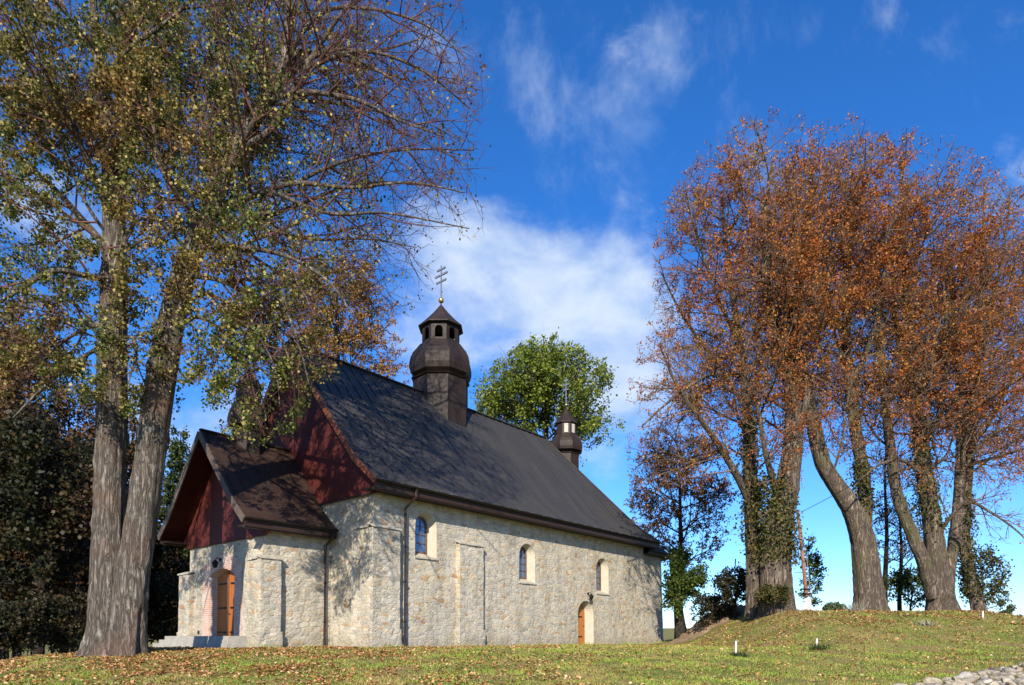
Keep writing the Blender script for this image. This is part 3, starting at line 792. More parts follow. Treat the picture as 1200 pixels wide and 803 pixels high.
# downpipes
def downpipe(pts, r=.055):
    bm = bmesh.new(); tube(bm, pts, r, 10)
    p = obj('downpipe', bm, M['pipe'], CH)
    bm = bmesh.new(); x, y, z = pts[-1]
    for zz in (1.0, 2.6, 4.0): tube(bm, [(x, y, zz), (x, y, zz + .05)], r * 1.25, 10)
    pieces('clip', bm, M['iron'], p)
downpipe([(1.42, -EO - .07, EZ - .1), (1.42, -EO - .07, EZ - .38), (1.40, -.20, 5.55), (1.40, -.20, -.3)])
downpipe([(-.32, PC - PEO - .06, PEZ - .08), (-.32, PC - PEO - .06, PEZ - .3), (-.36, w_r - .13, 4.1), (-.36, w_r - .13, -.3)])
# steps at the porch door
for i, (x0, y0, y1, z0, z1) in enumerate(((-4.06, 3.38, 9.95, -.5, .16), (-4.03, 3.39, 9.4, .1, .31), (-4.0, 3.4, 8.9, .25, .46))):
    bm = bmesh.new(); box(bm, x0, PF - .02, y0, y1, z0, z1); bmesh.ops.bevel(bm, geom=bm.edges[:], offset=.015, segments=1); obj('step', bm, M['concrete'], CH)

# ------------------------------------------------------------------ trees
def spline(P, per=6):
    """Catmull-Rom through control rows (x, y, z, r)"""
    P = np.asarray(P, float); Q = np.vstack([2 * P[0] - P[1], P, 2 * P[-1] - P[-2]]); out = []
    for i in range(1, len(Q) - 2):
        for t in np.linspace(0, 1, per, endpoint=False):
            a, b, c, d = Q[i - 1], Q[i], Q[i + 1], Q[i + 2]
            out.append(.5 * (2 * b + (c - a) * t + (2 * a - 5 * b + 4 * c - d) * t * t + (3 * b - a - 3 * c + d) * t ** 3))
    out.append(P[-1]); out = np.array(out); out[:, 3] = np.maximum(out[:, 3], .004)
    return out
def resample(A, K):
    d = np.r_[0, np.cumsum(np.linalg.norm(np.diff(A[:, :3], axis=0), axis=1))]; t = np.linspace(0, d[-1], K)
    return np.stack([np.interp(t, d, A[:, i]) for i in range(4)], 1), d[-1]
def tubes(pts, rad, S, ridge=None):
    """pts (N, K, 3), rad (N, K): vertices and quads of N tubes with S sides"""
    N, K, _ = pts.shape
    tan = np.gradient(pts, axis=1); tan /= np.linalg.norm(tan, axis=2, keepdims=True) + 1e-9
    mean = pts[:, -1] - pts[:, 0]; mean /= np.linalg.norm(mean, axis=1, keepdims=True) + 1e-9
    ref = np.where(np.abs(mean[:, 2:3]) < .8, np.array([[0, 0, 1.]]), np.array([[1., 0, 0]]))
    ref = np.repeat(ref[:, None], K, 1)
    s = np.cross(tan, ref); s /= np.linalg.norm(s, axis=2, keepdims=True) + 1e-9
    u = np.cross(s, tan)
    a = np.arange(S) * 2 * np.pi / S
    rr = rad[:, :, None] * (1 if ridge is None else ridge)
    V = pts[:, :, None] + (s[:, :, None] * np.cos(a)[None, None, :, None] + u[:, :, None] * np.sin(a)[None, None, :, None]) * rr[..., None]
    I = np.arange(N * K * S).reshape(N, K, S)
    A = I[:, :-1]; B = I[:, 1:]
    Q = np.stack([A, np.roll(A, -1, 2), np.roll(B, -1, 2), B], -1).reshape(-1, 4)
    return V.reshape(-1, 3), Q
class Env:
    """crown outline: a union of ellipsoids (centre, radii)"""
    def __init__(s, E): s.c = np.array([e[0] for e in E], float); s.r = np.array([e[1] for e in E], float)
    def exit(s, p, d):
        best = np.zeros(len(p))
        for c, r in zip(s.c, s.r):
            o = (p - c) / r; v = d / r
            a = (v * v).sum(1); b = (o * v).sum(1); k = (o * o).sum(1) - 1
            disc = b * b - a * k; t = np.where(disc > 0, (-b + np.sqrt(np.maximum(disc, 0))) / a, 0)
            best = np.maximum(best, np.where(k < 0, t, 0))
        return best
def grow(par, spacing, t0, t1, ang, lenf, K, wob, trop, env, rng, rmax, tip, minlen, ratio=.55, slack=1.0, up=0.0, c_thin=.0105):
    """children of the polylines in par = (pts (N,K,3), rad (N,K), length (N))"""
    pts, rad, ln = par; N, KP, _ = pts.shape
    n = np.maximum(0, np.floor(ln * (t1 - t0) / spacing + rng.random(N))).astype(int)
    ix = np.repeat(np.arange(N), n); M_ = len(ix)
    if M_ == 0: return None
    start = np.r_[0, np.cumsum(n)[:-1]]; k = np.arange(M_) - np.repeat(start, n)
    t = t0 + (t1 - t0) * (k + rng.random(M_)) / np.maximum(n[ix], 1)
    f = t * (KP - 1); i0 = np.minimum(f.astype(int), KP - 2); w = (f - i0)[:, None]
    p = pts[ix, i0] * (1 - w) + pts[ix, i0 + 1] * w
    pr = rad[ix, i0] * (1 - w[:, 0]) + rad[ix, i0 + 1] * w[:, 0]
    tan = pts[ix, i0 + 1] - pts[ix, i0]; tan /= np.linalg.norm(tan, axis=1, keepdims=True) + 1e-9
    ref = np.where(np.abs(tan[:, 2:3]) < .9, np.array([[0, 0, 1.]]), np.array([[1., 0, 0]]))
    s = np.cross(tan, ref); s /= np.linalg.norm(s, axis=1, keepdims=True); u = np.cross(s, tan)
    az = k * 2.399 + rng.random(M_) * 1.6 + ix * 1.3
    th = np.radians(ang[0] + (ang[1] - ang[0]) * rng.random(M_))
    d = tan * np.cos(th)[:, None] + (s * np.cos(az)[:, None] + u * np.sin(az)[:, None]) * np.sin(th)[:, None]
    d[:, 2] += up; d /= np.linalg.norm(d, axis=1, keepdims=True)
    L = lenf(t, ln[ix], rng.random(M_))
    if env is not None: L = np.minimum(L, env.exit(p, d) * slack * (.90 + .16 * rng.random(M_)))
    ok = L > minlen
    p, d, L, pr = p[ok], d[ok], L[ok], pr[ok]; M_ = len(p)
    if M_ == 0: return None
    out = np.zeros((M_, K, 3)); out[:, 0] = p; step = (L / (K - 1))[:, None]
    for j in range(1, K):
        d = d + wob * rng.normal(size=(M_, 3)) + np.array([0, 0, trop]); d /= np.linalg.norm(d, axis=1, keepdims=True)
        out[:, j] = out[:, j - 1] + d * step
    r0 = np.minimum(np.minimum(pr * ratio, rmax), .003 + L * c_thin)
    r = r0[:, None] * (1 - np.linspace(0, 1, K) ** .9) + tip
    return out, r, L
def leaves(src, count, size, rng, tmin=.15, spread=.06, droop=.35, keep=None):
    """pointed leaf blades along the twigs"""
    pts, rad, ln = src; N, K, _ = pts.shape
    ix = rng.choice(N, count, p=ln / ln.sum()); f = (tmin + (1 - tmin) * rng.random(count)) * (K - 1); i0 = np.minimum(f.astype(int), K - 2); w = (f - i0)[:, None]
    p = pts[ix, i0] * (1 - w) + pts[ix, i0 + 1] * w + rng.normal(size=(count, 3)) * spread
    if keep is not None:
        k = keep(p, rng); p = p[k]; count = len(p)
    d = rng.normal(size=(count, 3)); d[:, 2] -= droop; d /= np.linalg.norm(d, axis=1, keepdims=True)
    n = rng.normal(size=(count, 3)); n[:, 2] += .5; s = np.cross(d, n); s /= np.linalg.norm(s, axis=1, keepdims=True)
    nn = np.cross(s, d)
    L = (size[0] + (size[1] - size[0]) * rng.random(count))[:, None]; W = L * (.36 + .12 * rng.random((count, 1)))
    V = np.stack([p, p + d * L * .45 + s * W + nn * L * .12, p + d * L, p + d * L * .45 - s * W + nn * L * .12], 1).reshape(-1, 3)
    Q = np.arange(count * 4).reshape(-1, 4)
    return V, Q
def join(parts):
    V, Q, o = [], [], 0
    for v, q_ in parts: V.append(v); Q.append(q_ + o); o += len(v)
    return np.concatenate(V), np.concatenate(Q)
def stem_tube(A, S, seed, flare=0.0, bark=.10, ring=.16):
    """main stem with root flare and furrowed bark; A rows (x, y, z, r)"""
    R_, L = resample(A, 200); K = max(4, int(L / ring)); R_, L = resample(A, K)
    P = R_[None, :, :3]; rad = R_[None, :, 3].copy()
    d = np.linspace(0, L, K)
    ang = np.arange(S) * 2 * np.pi / S
    rg = np.random.default_rng(seed); ph = rg.random(8) * 6.28
    wv = np.zeros((K, S))
    for j, fr in enumerate((3, 5, 9, 14)):
        wv += np.sin(fr * ang[None] + ph[j] + np.sin(d[:, None] * (.5 + .3 * j) + ph[j + 4]) * 1.2) * (.30, .26, .30, .30)[j]
    rid = 1 + bark * wv * .55 + rg.normal(size=(K, S)) * bark * .10
    for _ in range(int(L * (1.6 if S > 30 else .3))):             # knots and healed branch scars
        kd = rg.random() * L; ka = rg.random() * 6.283; ks = .10 + .16 * rg.random(); am = rg.choice([.10, .16, -.07])
        da = np.angle(np.exp(1j * (ang - ka))) * R_[:, 3].mean()
        rid = rid + am * np.exp(-((d[:, None] - kd) / ks) ** 2 - (da[None] / ks) ** 2)
    if flare:
        fl = np.exp(-d / .6)[:, None]; rid = rid * (1 + flare * fl * (1 + 1.0 * np.sin(5 * ang + ph[0] + .5 * np.sin(3 * ang + ph[2]))[None] + .45 * np.sin(9 * ang + ph[1])[None]))
    return tubes(P, rad, S, rid[None])
def as_par(lines, K=14):
    P, r, L = [], [], []
    for A in lines:
        B, l = resample(A, K); P.append(B[:, :3]); r.append(B[:, 3]); L.append(l)
    return np.array(P), np.array(r), np.array(L)
def cat(a, b):
    if a is None: return b
    if b is None: return a
    assert a[0].shape[1] == b[0].shape[1]
    return tuple(np.concatenate([x, y]) for x, y in zip(a, b))
def px_line(rows, Y0, wpx=True):
    """rows (u, v, dY, width): width across the stem in metres"""
    out = []
    for u, v, dy, wd in rows:
        p = at(u, v, Y0 + dy); out.append((p.x, p.y, p.z, wd / 2))
    return out
def build_tree(name, stems, limbs, env, seed, cfg, bark, leafm, label, cat_, group=None, base=None, flare=.6):
    """stems and limbs are splines in world metres; the rest is grown inside the crown outline"""
    rng = np.random.default_rng(seed)
    S = [spline(s_) for s_ in stems]; Lm = [spline(l_) for l_ in limbs]
    base = base if base is not None else S[0][0, :3]
    root = empty(name, tuple(base)); tag(root, label, cat_, group)
    off = np.array(base)
    parts = [stem_tube(A, cfg.get('sides', 20), seed + i, flare if i < cfg.get('flared', 1) else 0, cfg.get('bark', .1)) for i, A in enumerate(S)]
    parts += [stem_tube(A, 10, seed + 50 + i, 0, .08, .2) for i, A in enumerate(Lm)]
    par1 = as_par(S + Lm, 16)
    c = cfg
    auto = grow(as_par(S, 16), c['l1_sp'], c['l1_t0'], .98, c.get('l1_ang', (35, 65)), lambda t, pl, r: c['l1_len'] * (1.05 - .55 * t) * (.7 + .6 * r), 16, .09, c.get('l1_trop', .05), env, rng, c.get('l1_r', .14), .012, .8, .55, 1.0, c.get('l1_up', 0))
    if auto is not None: parts.append(tubes(auto[0], auto[1], 7))
    lim = cat(as_par(Lm, 16) if Lm else None, auto)
    src2 = lim
    if c.get('stem_tw', True):
        st = as_par(S, 16); src2 = cat(lim, (st[0][:, 8:], st[1][:, 8:], st[2] * .47)) if False else lim
    l2 = grow(src2, c['l2_sp'], .12, 1.0, c.get('l2_ang', (30, 60)), lambda t, pl, r: np.minimum(c['l2_len'], pl * .8) * (1.1 - .6 * t) * (.6 + .7 * r), 9, .10, c.get('l2_trop', .05), env, rng, .06, c.get('l2_tip', .007), .4)
    l3 = grow(cat(l2, None), c['l3_sp'], .1, 1.0, (28, 60), lambda t, pl, r: c['l3_len'] * (1.1 - .5 * t) * (.5 + .8 * r), 6, .12, c.get('l3_trop', .03), env, rng, .022, c.get('l3_tip', .005), .15, .6, 1.05)
    tw = [tubes(l2[0], l2[1], 5), tubes(l3[0], l3[1], 3)]
    l4 = None
    if c.get('l4_sp'):
        l4 = grow(l3, c['l4_sp'], .08, 1.0, (25, 60), lambda t, pl, r: c['l4_len'] * (.5 + .9 * r), 4, .14, c.get('l4_trop', 0), env, rng, .010, c.get('l4_tip', .0035), .06, .6, 1.08)
        tw.append(tubes(l4[0], l4[1], 3))
    V, Q = join(parts); o = link('trunk', mesh_np('trunk', V - off, Q), bark, root)
    o.data.polygons.foreach_set('use_smooth', [True] * len(o.data.polygons))
    V, Q = join(tw); link('branches', mesh_np('branches', V - off, Q), c.get('twig', bark), root)
    if c.get('leaves'):
        src = l4 if l4 is not None else l3
        V, Q = leaves(src, c['leaves'], c['leaf_size'], rng, .1, c.get('spread', .05), .35, c.get('keep'))
        if c.get('leaves3'):
            V3, Q3 = leaves(l3, c['leaves3'], c['leaf_size'], rng, .1, c.get('spread', .05) * 1.4, .35, c.get('keep'))
            V, Q = join([(V, Q), (V3, Q3)])
        link('crown', mesh_np('crown', V - off, Q), leafm, root)
    return root
def ell(u, v, Y, ru, rv, rd):
    """crown ellipsoid centred on a sight line: half width and height in photo pixels at that depth, half depth in metres"""
    p = at(u, v, Y); k = Y / FOC
    return (tuple(p), (ru * k, rd, rv * k))

BARK_L = bark_mat('linden_bark', (.235, .195, .16), (.36, .305, .25), (.17, .10, .07))
TWIG_L = plain('russet_twigs', (.12, .055, .045), .9, 0, .3, 1.5)
BARK_R = bark_mat('old_linden_bark', (.24, .18, .135), (.33, .26, .20), (.11, .105, .045))
TWIG_R = plain('grey_brown_twigs', (.135, .09, .06), .9, 0, .3, 1.5)
LEAF_L = leaf_mat('turning_linden_leaves', [(0, (.035, .060, .012)), (.40, (.075, .105, .018)), (.68, (.17, .19, .035)), (.86, (.36, .31, .09)), (1, (.46, .36, .14))],
                  [(0, (.12, .05, .016)), (.4, (.20, .09, .022)), (.7, (.34, .21, .055)), (1, (.40, .29, .11))], .35, .22, .48, .62)
LEAF_R = leaf_mat('rust_linden_leaves', [(0, (.20, .045, .010)), (.4, (.34, .088, .014)), (.75, (.44, .14, .022)), (1, (.46, .22, .045))],
                  [(0, (.20, .065, .012)), (.4, (.35, .135, .024)), (.75, (.44, .23, .04)), (1, (.36, .25, .045))], .30, .16, .50, .62)
LEAF_IVY = leaf_mat('ivy_leaves', [(0, (.035, .045, .010)), (.5, (.07, .075, .018)), (.85, (.13, .11, .03)), (1, (.20, .11, .03))])
LEAF_G = leaf_mat('yellow_green_oak_leaves', [(0, (.07, .115, .012)), (.5, (.17, .23, .028)), (.85, (.29, .32, .05)), (1, (.38, .35, .065))], None, .4)
LEAF_B = leaf_mat('bright_shrub_leaves', [(0, (.03, .06, .01)), (.5, (.06, .11, .018)), (.85, (.13, .16, .03)), (1, (.2, .17, .04))], None, .35)
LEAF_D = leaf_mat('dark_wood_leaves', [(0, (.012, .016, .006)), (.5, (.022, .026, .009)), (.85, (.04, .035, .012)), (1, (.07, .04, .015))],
                  [(0, (.025, .012, .007)), (.5, (.05, .022, .010)), (1, (.08, .035, .014))], .2, .12, .45, .6)  # the wood's shade is put into these dark leaf colours; dark shrubs share them
LEAF_C = leaf_mat('conifer_needles', [(0, (.02, .035, .010)), (.5, (.04, .06, .016)), (1, (.08, .095, .028))], None, .15)
LEAF_O = leaf_mat('orange_brown_leaves', [(0, (.20, .08, .02)), (.4, (.33, .15, .035)), (.75, (.45, .24, .06)), (1, (.46, .31, .10))], None, .4)
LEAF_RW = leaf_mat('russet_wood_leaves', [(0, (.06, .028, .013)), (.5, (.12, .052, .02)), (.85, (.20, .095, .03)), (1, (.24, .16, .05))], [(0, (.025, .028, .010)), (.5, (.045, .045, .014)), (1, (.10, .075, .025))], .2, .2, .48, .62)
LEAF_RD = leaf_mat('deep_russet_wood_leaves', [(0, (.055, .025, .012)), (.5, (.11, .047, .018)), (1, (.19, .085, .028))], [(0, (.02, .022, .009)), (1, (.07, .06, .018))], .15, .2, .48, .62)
LEAF_P = leaf_mat('dull_russet_leaves', [(0, (.13, .045, .016)), (.4, (.21, .08, .024)), (.75, (.27, .12, .036)), (1, (.24, .17, .05))], None, .3)
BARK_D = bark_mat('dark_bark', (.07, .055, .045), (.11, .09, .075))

# twin-stemmed linden on the left
YL = 21.0
big_stems = [
    px_line([(124, 772, 0, 1.22), (125, 740, 0, 1.06), (126, 690, 0, .98), (128, 620, .05, .90), (129, 540, .1, .86), (131, 450, .15, .86), (133, 360, .2, .78), (134, 280, .3, .66), (131, 200, .4, .55), (122, 120, .5, .42), (112, 40, .7, .30), (104, -60, .8, .2), (98, -160, .9, .1)], YL),
    px_line([(147, 772, -.15, 1.12), (150, 740, -.15, 1.0), (155, 690, -.15, .94), (165, 620, -.1, .88), (176, 540, -.1, .85), (187, 460, -.15, .84), (200, 385, -.2, .76), (219, 312, -.3, .68), (242, 262, -.4, .62), (254, 226, -.5, .56), (272, 182, -.6, .48), (300, 140, -.7, .38), (322, 100, -.7, .28), (336, 40, -.6, .2), (342, -40, -.5, .14), (345, -130, -.4, .07)], YL)]
big_limbs = [px_line(r, YL) for r in [
    [(252, 230, -.5, .34), (249, 190, -.2, .28), (236, 140, .2, .22), (212, 92, .6, .16), (178, 45, 1.0, .12), (150, -20, 1.2, .08)],
    [(276, 178, -.6, .26), (320, 150, -1.2, .2), (355, 85, -1.8, .15), (390, 30, -2.2, .11), (430, -20, -2.6, .06)],
    [(300, 140, -.7, .22), (345, 72, -.3, .17), (395, 66, .2, .12), (450, 58, .5, .08), (510, 40, .8, .04)],
    [(286, 165, -.6, .22), (340, 70, -.6, .17), (372, 64, -.9, .13), (415, 75, -1.2, .1), (470, 92, -1.4, .05)],
    [(292, 150, -.7, .2), (335, 72, .2, .13), (365, 20, .6, .09), (395, -50, 1., .06)],
    [(262, 205, -.5, .26), (310, 118, -1.4, .18), (372, 64, -2, .12), (400, 62, -2.2, .1), (460, 92, -2.6, .05)],
    [(258, 215, -.5, .24), (320, 118, -2, .16), (405, 114, -2.8, .12), (465, 140, -3.2, .07), (520, 160, -3.4, .04)],
    [(250, 236, -.5, .27), (300, 120, .8, .17), (350, 116, 1.5, .12), (430, 128, 2.2, .08), (500, 148, 2.6, .04)],
    [(245, 255, -.4, .24), (290, 232, -1.2, .19), (345, 215, -2.0, .14), (410, 220, -2.6, .10), (480, 214, -3, .06), (545, 226, -3.3, .03)],
    [(238, 270, -.4, .22), (290, 262, .6, .17), (350, 240, 1.4, .13), (420, 216, 2, .09), (500, 214, 2.5, .05)],
    [(228, 290, -.3, .2), (280, 290, -1.8, .15), (335, 300, -2.8, .11), (385, 330, -3.4, .07), (415, 372, -3.7, .04)],
    [(215, 322, -.3, .18), (262, 330, -.9, .14), (305, 362, -1.6, .10), (335, 410, -2, .06), (345, 450, -2.2, .03)],
    [(262, 330, -.9, .12), (300, 330, -2, .09), (335, 365, -2.8, .06), (352, 410, -3.2, .04), (362, 450, -3.4, .02)],
    [(205, 370, -.2, .13), (240, 345, -1.4, .10), (285, 372, -2.4, .07), (320, 425, -2.8, .04), (328, 475, -3, .02)],
    [(200, 385, -.2, .14), (235, 372, -1.2, .11), (270, 400, -2, .08), (300, 445, -2.4, .05), (312, 490, -2.6, .02)],
    [(225, 300, -.3, .13), (190, 262, -1.0, .11), (165, 256, -1.2, .10), (147, 278, -1.3, .08), (133, 320, -1.4, .06), (150, 350, -1.5, .03)],
    [(133, 300, .3, .28), (100, 262, .6, .22), (62, 220, .9, .17), (25, 190, 1.2, .12), (-30, 160, 1.5, .07)],
    [(134, 270, .3, .26), (110, 205, -.8, .2), (80, 140, -1.6, .15), (50, 80, -2.2, .10), (10, 20, -2.6, .06)],
    [(132, 220, .4, .24), (160, 160, .9, .18), (180, 90, 1.4, .12), (205, 20, 1.8, .09), (220, -60, 2, .05)],
    [(128, 170, .4, .2), (95, 120, 1.1, .15), (60, 50, 1.6, .11), (40, -30, 2, .06)],
    [(133, 330, .2, .2), (95, 322, -.8, .17), (60, 318, -1.4, .15), (20, 342, -1.8, .11), (-30, 372, -2.2, .06)],
    [(133, 380, .2, .16), (100, 385, .9, .12), (65, 408, 1.6, .08), (35, 440, 2, .04)],
    [(131, 420, .15, .15), (150, 395, -.9, .11), (160, 410, -1.5, .08), (150, 450, -1.8, .04)],
    [(320, 100, -.7, .15), (370, 20, -1.2, .12), (430, 10, -1.8, .09), (500, 30, -2.2, .06), (548, 70, -2.4, .03)],
    [(350, 85, -1.8, .12), (420, 60, -2.2, .1), (490, 80, -2.8, .07), (552, 128, -3.2, .03)],
    [(345, 215, -2, .12), (400, 190, -1.6, .1), (470, 176, -1.2, .07), (556, 176, -1, .03)],
    [(320, 225, -1.8, .11), (385, 250, -2.4, .09), (455, 250, -3, .06), (550, 268, -3.4, .025)],
    [(290, 262, .6, .12), (360, 280, 0, .09), (430, 280, -.6, .06), (488, 290, -1.2, .025)],
    [(280, 290, -1.8, .11), (345, 330, -1, .08), (400, 345, -.4, .05), (440, 372, 0, .02)],
    [(120, 110, .5, .2), (150, 60, -.6, .15), (190, 30, -1.4, .11), (235, -10, -2, .07), (270, -60, -2.4, .04)],
    [(240, 266, -.4, .2), (205, 225, -1.6, .15), (185, 175, -2.4, .11), (175, 110, -3, .07)],
    [(131, 400, .1, .13), (95, 420, -1.2, .1), (55, 450, -2, .07), (15, 490, -2.4, .04)],
]]
env_big = Env([ell(95, 170, YL, 175, 300, 5.5), ell(300, 95, YL - .4, 240, 270, 6.0), ell(410, 165, YL - .3, 182, 205, 5.4), ell(500, 165, YL - 2, 70, 120, 3.5), ell(300, 330, YL - 1.2, 135, 130, 3.6), ell(70, 400, YL, 130, 110, 4.0), ell(295, 440, YL - 2, 65, 85, 2.4), ell(340, 405, YL - 2.8, 48, 62, 2.2), ell(150, 420, YL - 1, 70, 70, 2.5)])
def clump(p, f=1.0, lo=-.25, hi=.35):
    """natural bunching of foliage: fraction kept at each point"""
    x, y, z = p[:, 0] * f, p[:, 1] * f, p[:, 2] * f
    n = np.sin(2.1 * x + 1.3 * np.sin(1.7 * z + .4)) * np.cos(1.9 * z + 1.1 * np.sin(1.3 * y)) + .7 * np.sin(3.7 * y + 1.9 * z + np.sin(2.9 * x)) + .5 * np.sin(5.3 * x - 4.1 * z + 3.3 * y)
    return np.clip((n - lo) / (hi - lo), 0.06, 1)
def keep_rust(p, rng): return rng.random(len(p)) < clump(p, .8, -.4, .5) * np.interp(p[:, 2], [6, 9, 13], [.3, .6, 1])
def keep_oak(p, rng): return rng.random(len(p)) < clump(p, .75, -.35, .45)
def keep_low(p, rng): return rng.random(len(p)) < clump(p, .8, -.9, .3) * np.interp(p[:, 2], [15, 18, 22], [1, .8, .3])
def keep_big(p, rng):
    # the right and upper outside of the crown has already dropped most of its leaves
    u = 600 + FOC * p[:, 0] / p[:, 1]; z = p[:, 2]
    pr = np.interp(p[:, 0] + .25 * (z - 9), [-16, -9.5, -7, -4.5, -2], [1, 1, .55, .12, .03])
    pr = pr * np.interp(z, [4, 6, 12, 17, 20], [1, 1, 1, .95, .8])
    return rng.random(len(p)) < pr * clump(p, .9, -.05, .4)
cfg_big = dict(sides=52, flared=2, bark=.16, l1_sp=1.15, l1_t0=.45, l1_len=5.5, l1_r=.09, l2_sp=.50, l2_len=3.8, l2_trop=.0, l2_ang=(35, 75), l3_sp=.33, l3_len=1.3, l4_sp=.25, l4_len=.5, l4_tip=.0032, l3_tip=.004, l2_tip=.005,
               leaves=640000, leaf_size=(.065, .12), spread=.09, keep=keep_big, twig=TWIG_L)
build_tree('linden_tree', big_stems, big_limbs, env_big, 11, cfg_big, BARK_L, LEAF_L,
           'tall twin stemmed linden beside the porch, half bare with yellow green leaves', 'tree', flare=.16)

# the group of old lindens on the mound
YR = 32.5
def gbase(u, Y, v=722):
    p = at(u, v, Y); return p
cfg_r = dict(sides=40, bark=.15, l1_sp=.70, l1_t0=.31, l1_len=7.8, l1_r=.12, l1_ang=(45, 85), l1_trop=.025, l1_up=.03, l2_sp=.46, l2_len=3.4, l2_trop=-.005, l3_trop=0, l2_ang=(35, 70), l3_sp=.34, l3_len=1.3, l3_tip=.006, l4_sp=.28, l4_len=.5, l4_tip=.005,
             leaves=125000, leaf_size=(.06, .12), spread=.08, twig=TWIG_R, keep=keep_rust)
build_tree('linden_tree',
    [px_line([(909, 726, 0, 1.6), (909, 700, 0, 1.5), (908, 660, 0, 1.42), (912, 620, 0, 1.30), (921, 575, 0, 1.1), (928, 530, 0, .92), (930, 485, .1, .8), (926, 445, .2, .68), (911, 392, .3, .52), (900, 330, .4, .4), (897, 260, .4, .26), (905, 190, .4, .12)], YR),
     px_line([(885, 726, .6, .85), (884, 690, .6, .75), (882, 628, .6, .68), (879, 553, .6, .6), (877, 497, .7, .52), (872, 440, .8, .42), (862, 370, 1, .32), (852, 300, 1.2, .2), (846, 230, 1.3, .1)], YR)],
    [px_line(r, YR) for r in [
        [(881, 595, .6, .4), (866, 562, 0, .36), (843, 523, -.6, .3), (821, 492, -1.2, .24), (795, 455, -1.6, .16), (775, 410, -1.8, .09)],
        [(915, 600, 0, .34), (905, 560, -.8, .3), (897, 530, -1.2, .24), (888, 480, -1.6, .18), (870, 420, -2, .1)],
        [(928, 520, 0, .36), (945, 470, -.4, .32), (942, 410, -.8, .26), (938, 340, -1, .18), (945, 260, -1.2, .1)],
        [(918, 410, .3, .28), (935, 330, .8, .22), (950, 240, 1.2, .14), (955, 175, 1.4, .07)],
        [(876, 480, .7, .26), (835, 420, 1.6, .2), (800, 370, 2.2, .14), (775, 320, 2.6, .07)],
        [(845, 528, -.5, .2), (812, 540, .6, .15), (778, 530, 1.2, .1), (745, 548, 1.6, .05)],
        [(870, 440, .8, .22), (830, 440, -.8, .17), (785, 470, -1.6, .11), (752, 500, -2, .06)],
        [(868, 410, .9, .22), (838, 340, .2, .16), (815, 270, -.4, .1), (800, 220, -.8, .05)]]],
    Env([ell(870, 370, YR, 105, 225, 5.5), ell(905, 290, YR, 90, 150, 5), ell(800, 450, YR, 66, 160, 4), ell(825, 320, YR, 62, 130, 4), ell(850, 560, YR, 85, 80, 3.5), ell(785, 520, YR, 52, 85, 3.2)]), 21, dict(cfg_r, flared=2),
    BARK_R, LEAF_R, 'thick double trunked rust leaved linden nearest the church, ivy on its trunk', 'tree', 'old lindens on the grassy mound', flare=.16)
build_tree('linden_tree',
    [px_line([(1020, 726, .3, 1.5), (1018, 700, .3, 1.34), (1014, 660, .3, 1.2), (1010, 630, .3, 1.1), (1000, 600, .2, .95), (984, 575, .1, .82), (965, 545, 0, .74), (957, 515, 0, .68), (950, 478, 0, .62), (941, 438, .1, .54), (934, 395, .2, .46), (938, 330, .3, .34), (946, 260, .4, .2), (950, 190, .5, .09)], YR + .5),
     px_line([(1010, 640, .3, .75), (1014, 600, .4, .66), (1012, 560, .5, .60), (1003, 505, .6, .56), (996, 450, .6, .5), (992, 390, .7, .42), (994, 320, .8, .3), (1002, 240, .9, .16), (1010, 180, 1, .08)], YR + .5)],
    [px_line(r, YR + .5) for r in [
        [(996, 455, .6, .28), (1020, 400, -.2, .24), (1034, 340, -.8, .18), (1040, 260, -1.2, .1)],
        [(994, 400, .7, .26), (968, 340, 1.2, .2), (962, 260, 1.6, .14), (970, 190, 1.8, .07)],
        [(1000, 490, .6, .16), (972, 462, .8, .14), (948, 452, 1, .1), (920, 430, 1.2, .06)],
        [(942, 440, .1, .24), (915, 385, -.8, .2), (895, 320, -1.4, .13), (885, 250, -1.8, .07)]]],
    Env([ell(985, 330, YR + .5, 88, 172, 5), ell(960, 300, YR + .5, 92, 150, 5), ell(1000, 440, YR + .5, 88, 130, 4)]), 22, dict(cfg_r, leaves=112000),
    BARK_R, LEAF_R, 'forked rust leaved linden with bare leaning trunk, right of the leaning pole', 'tree', 'old lindens on the grassy mound', flare=.2)
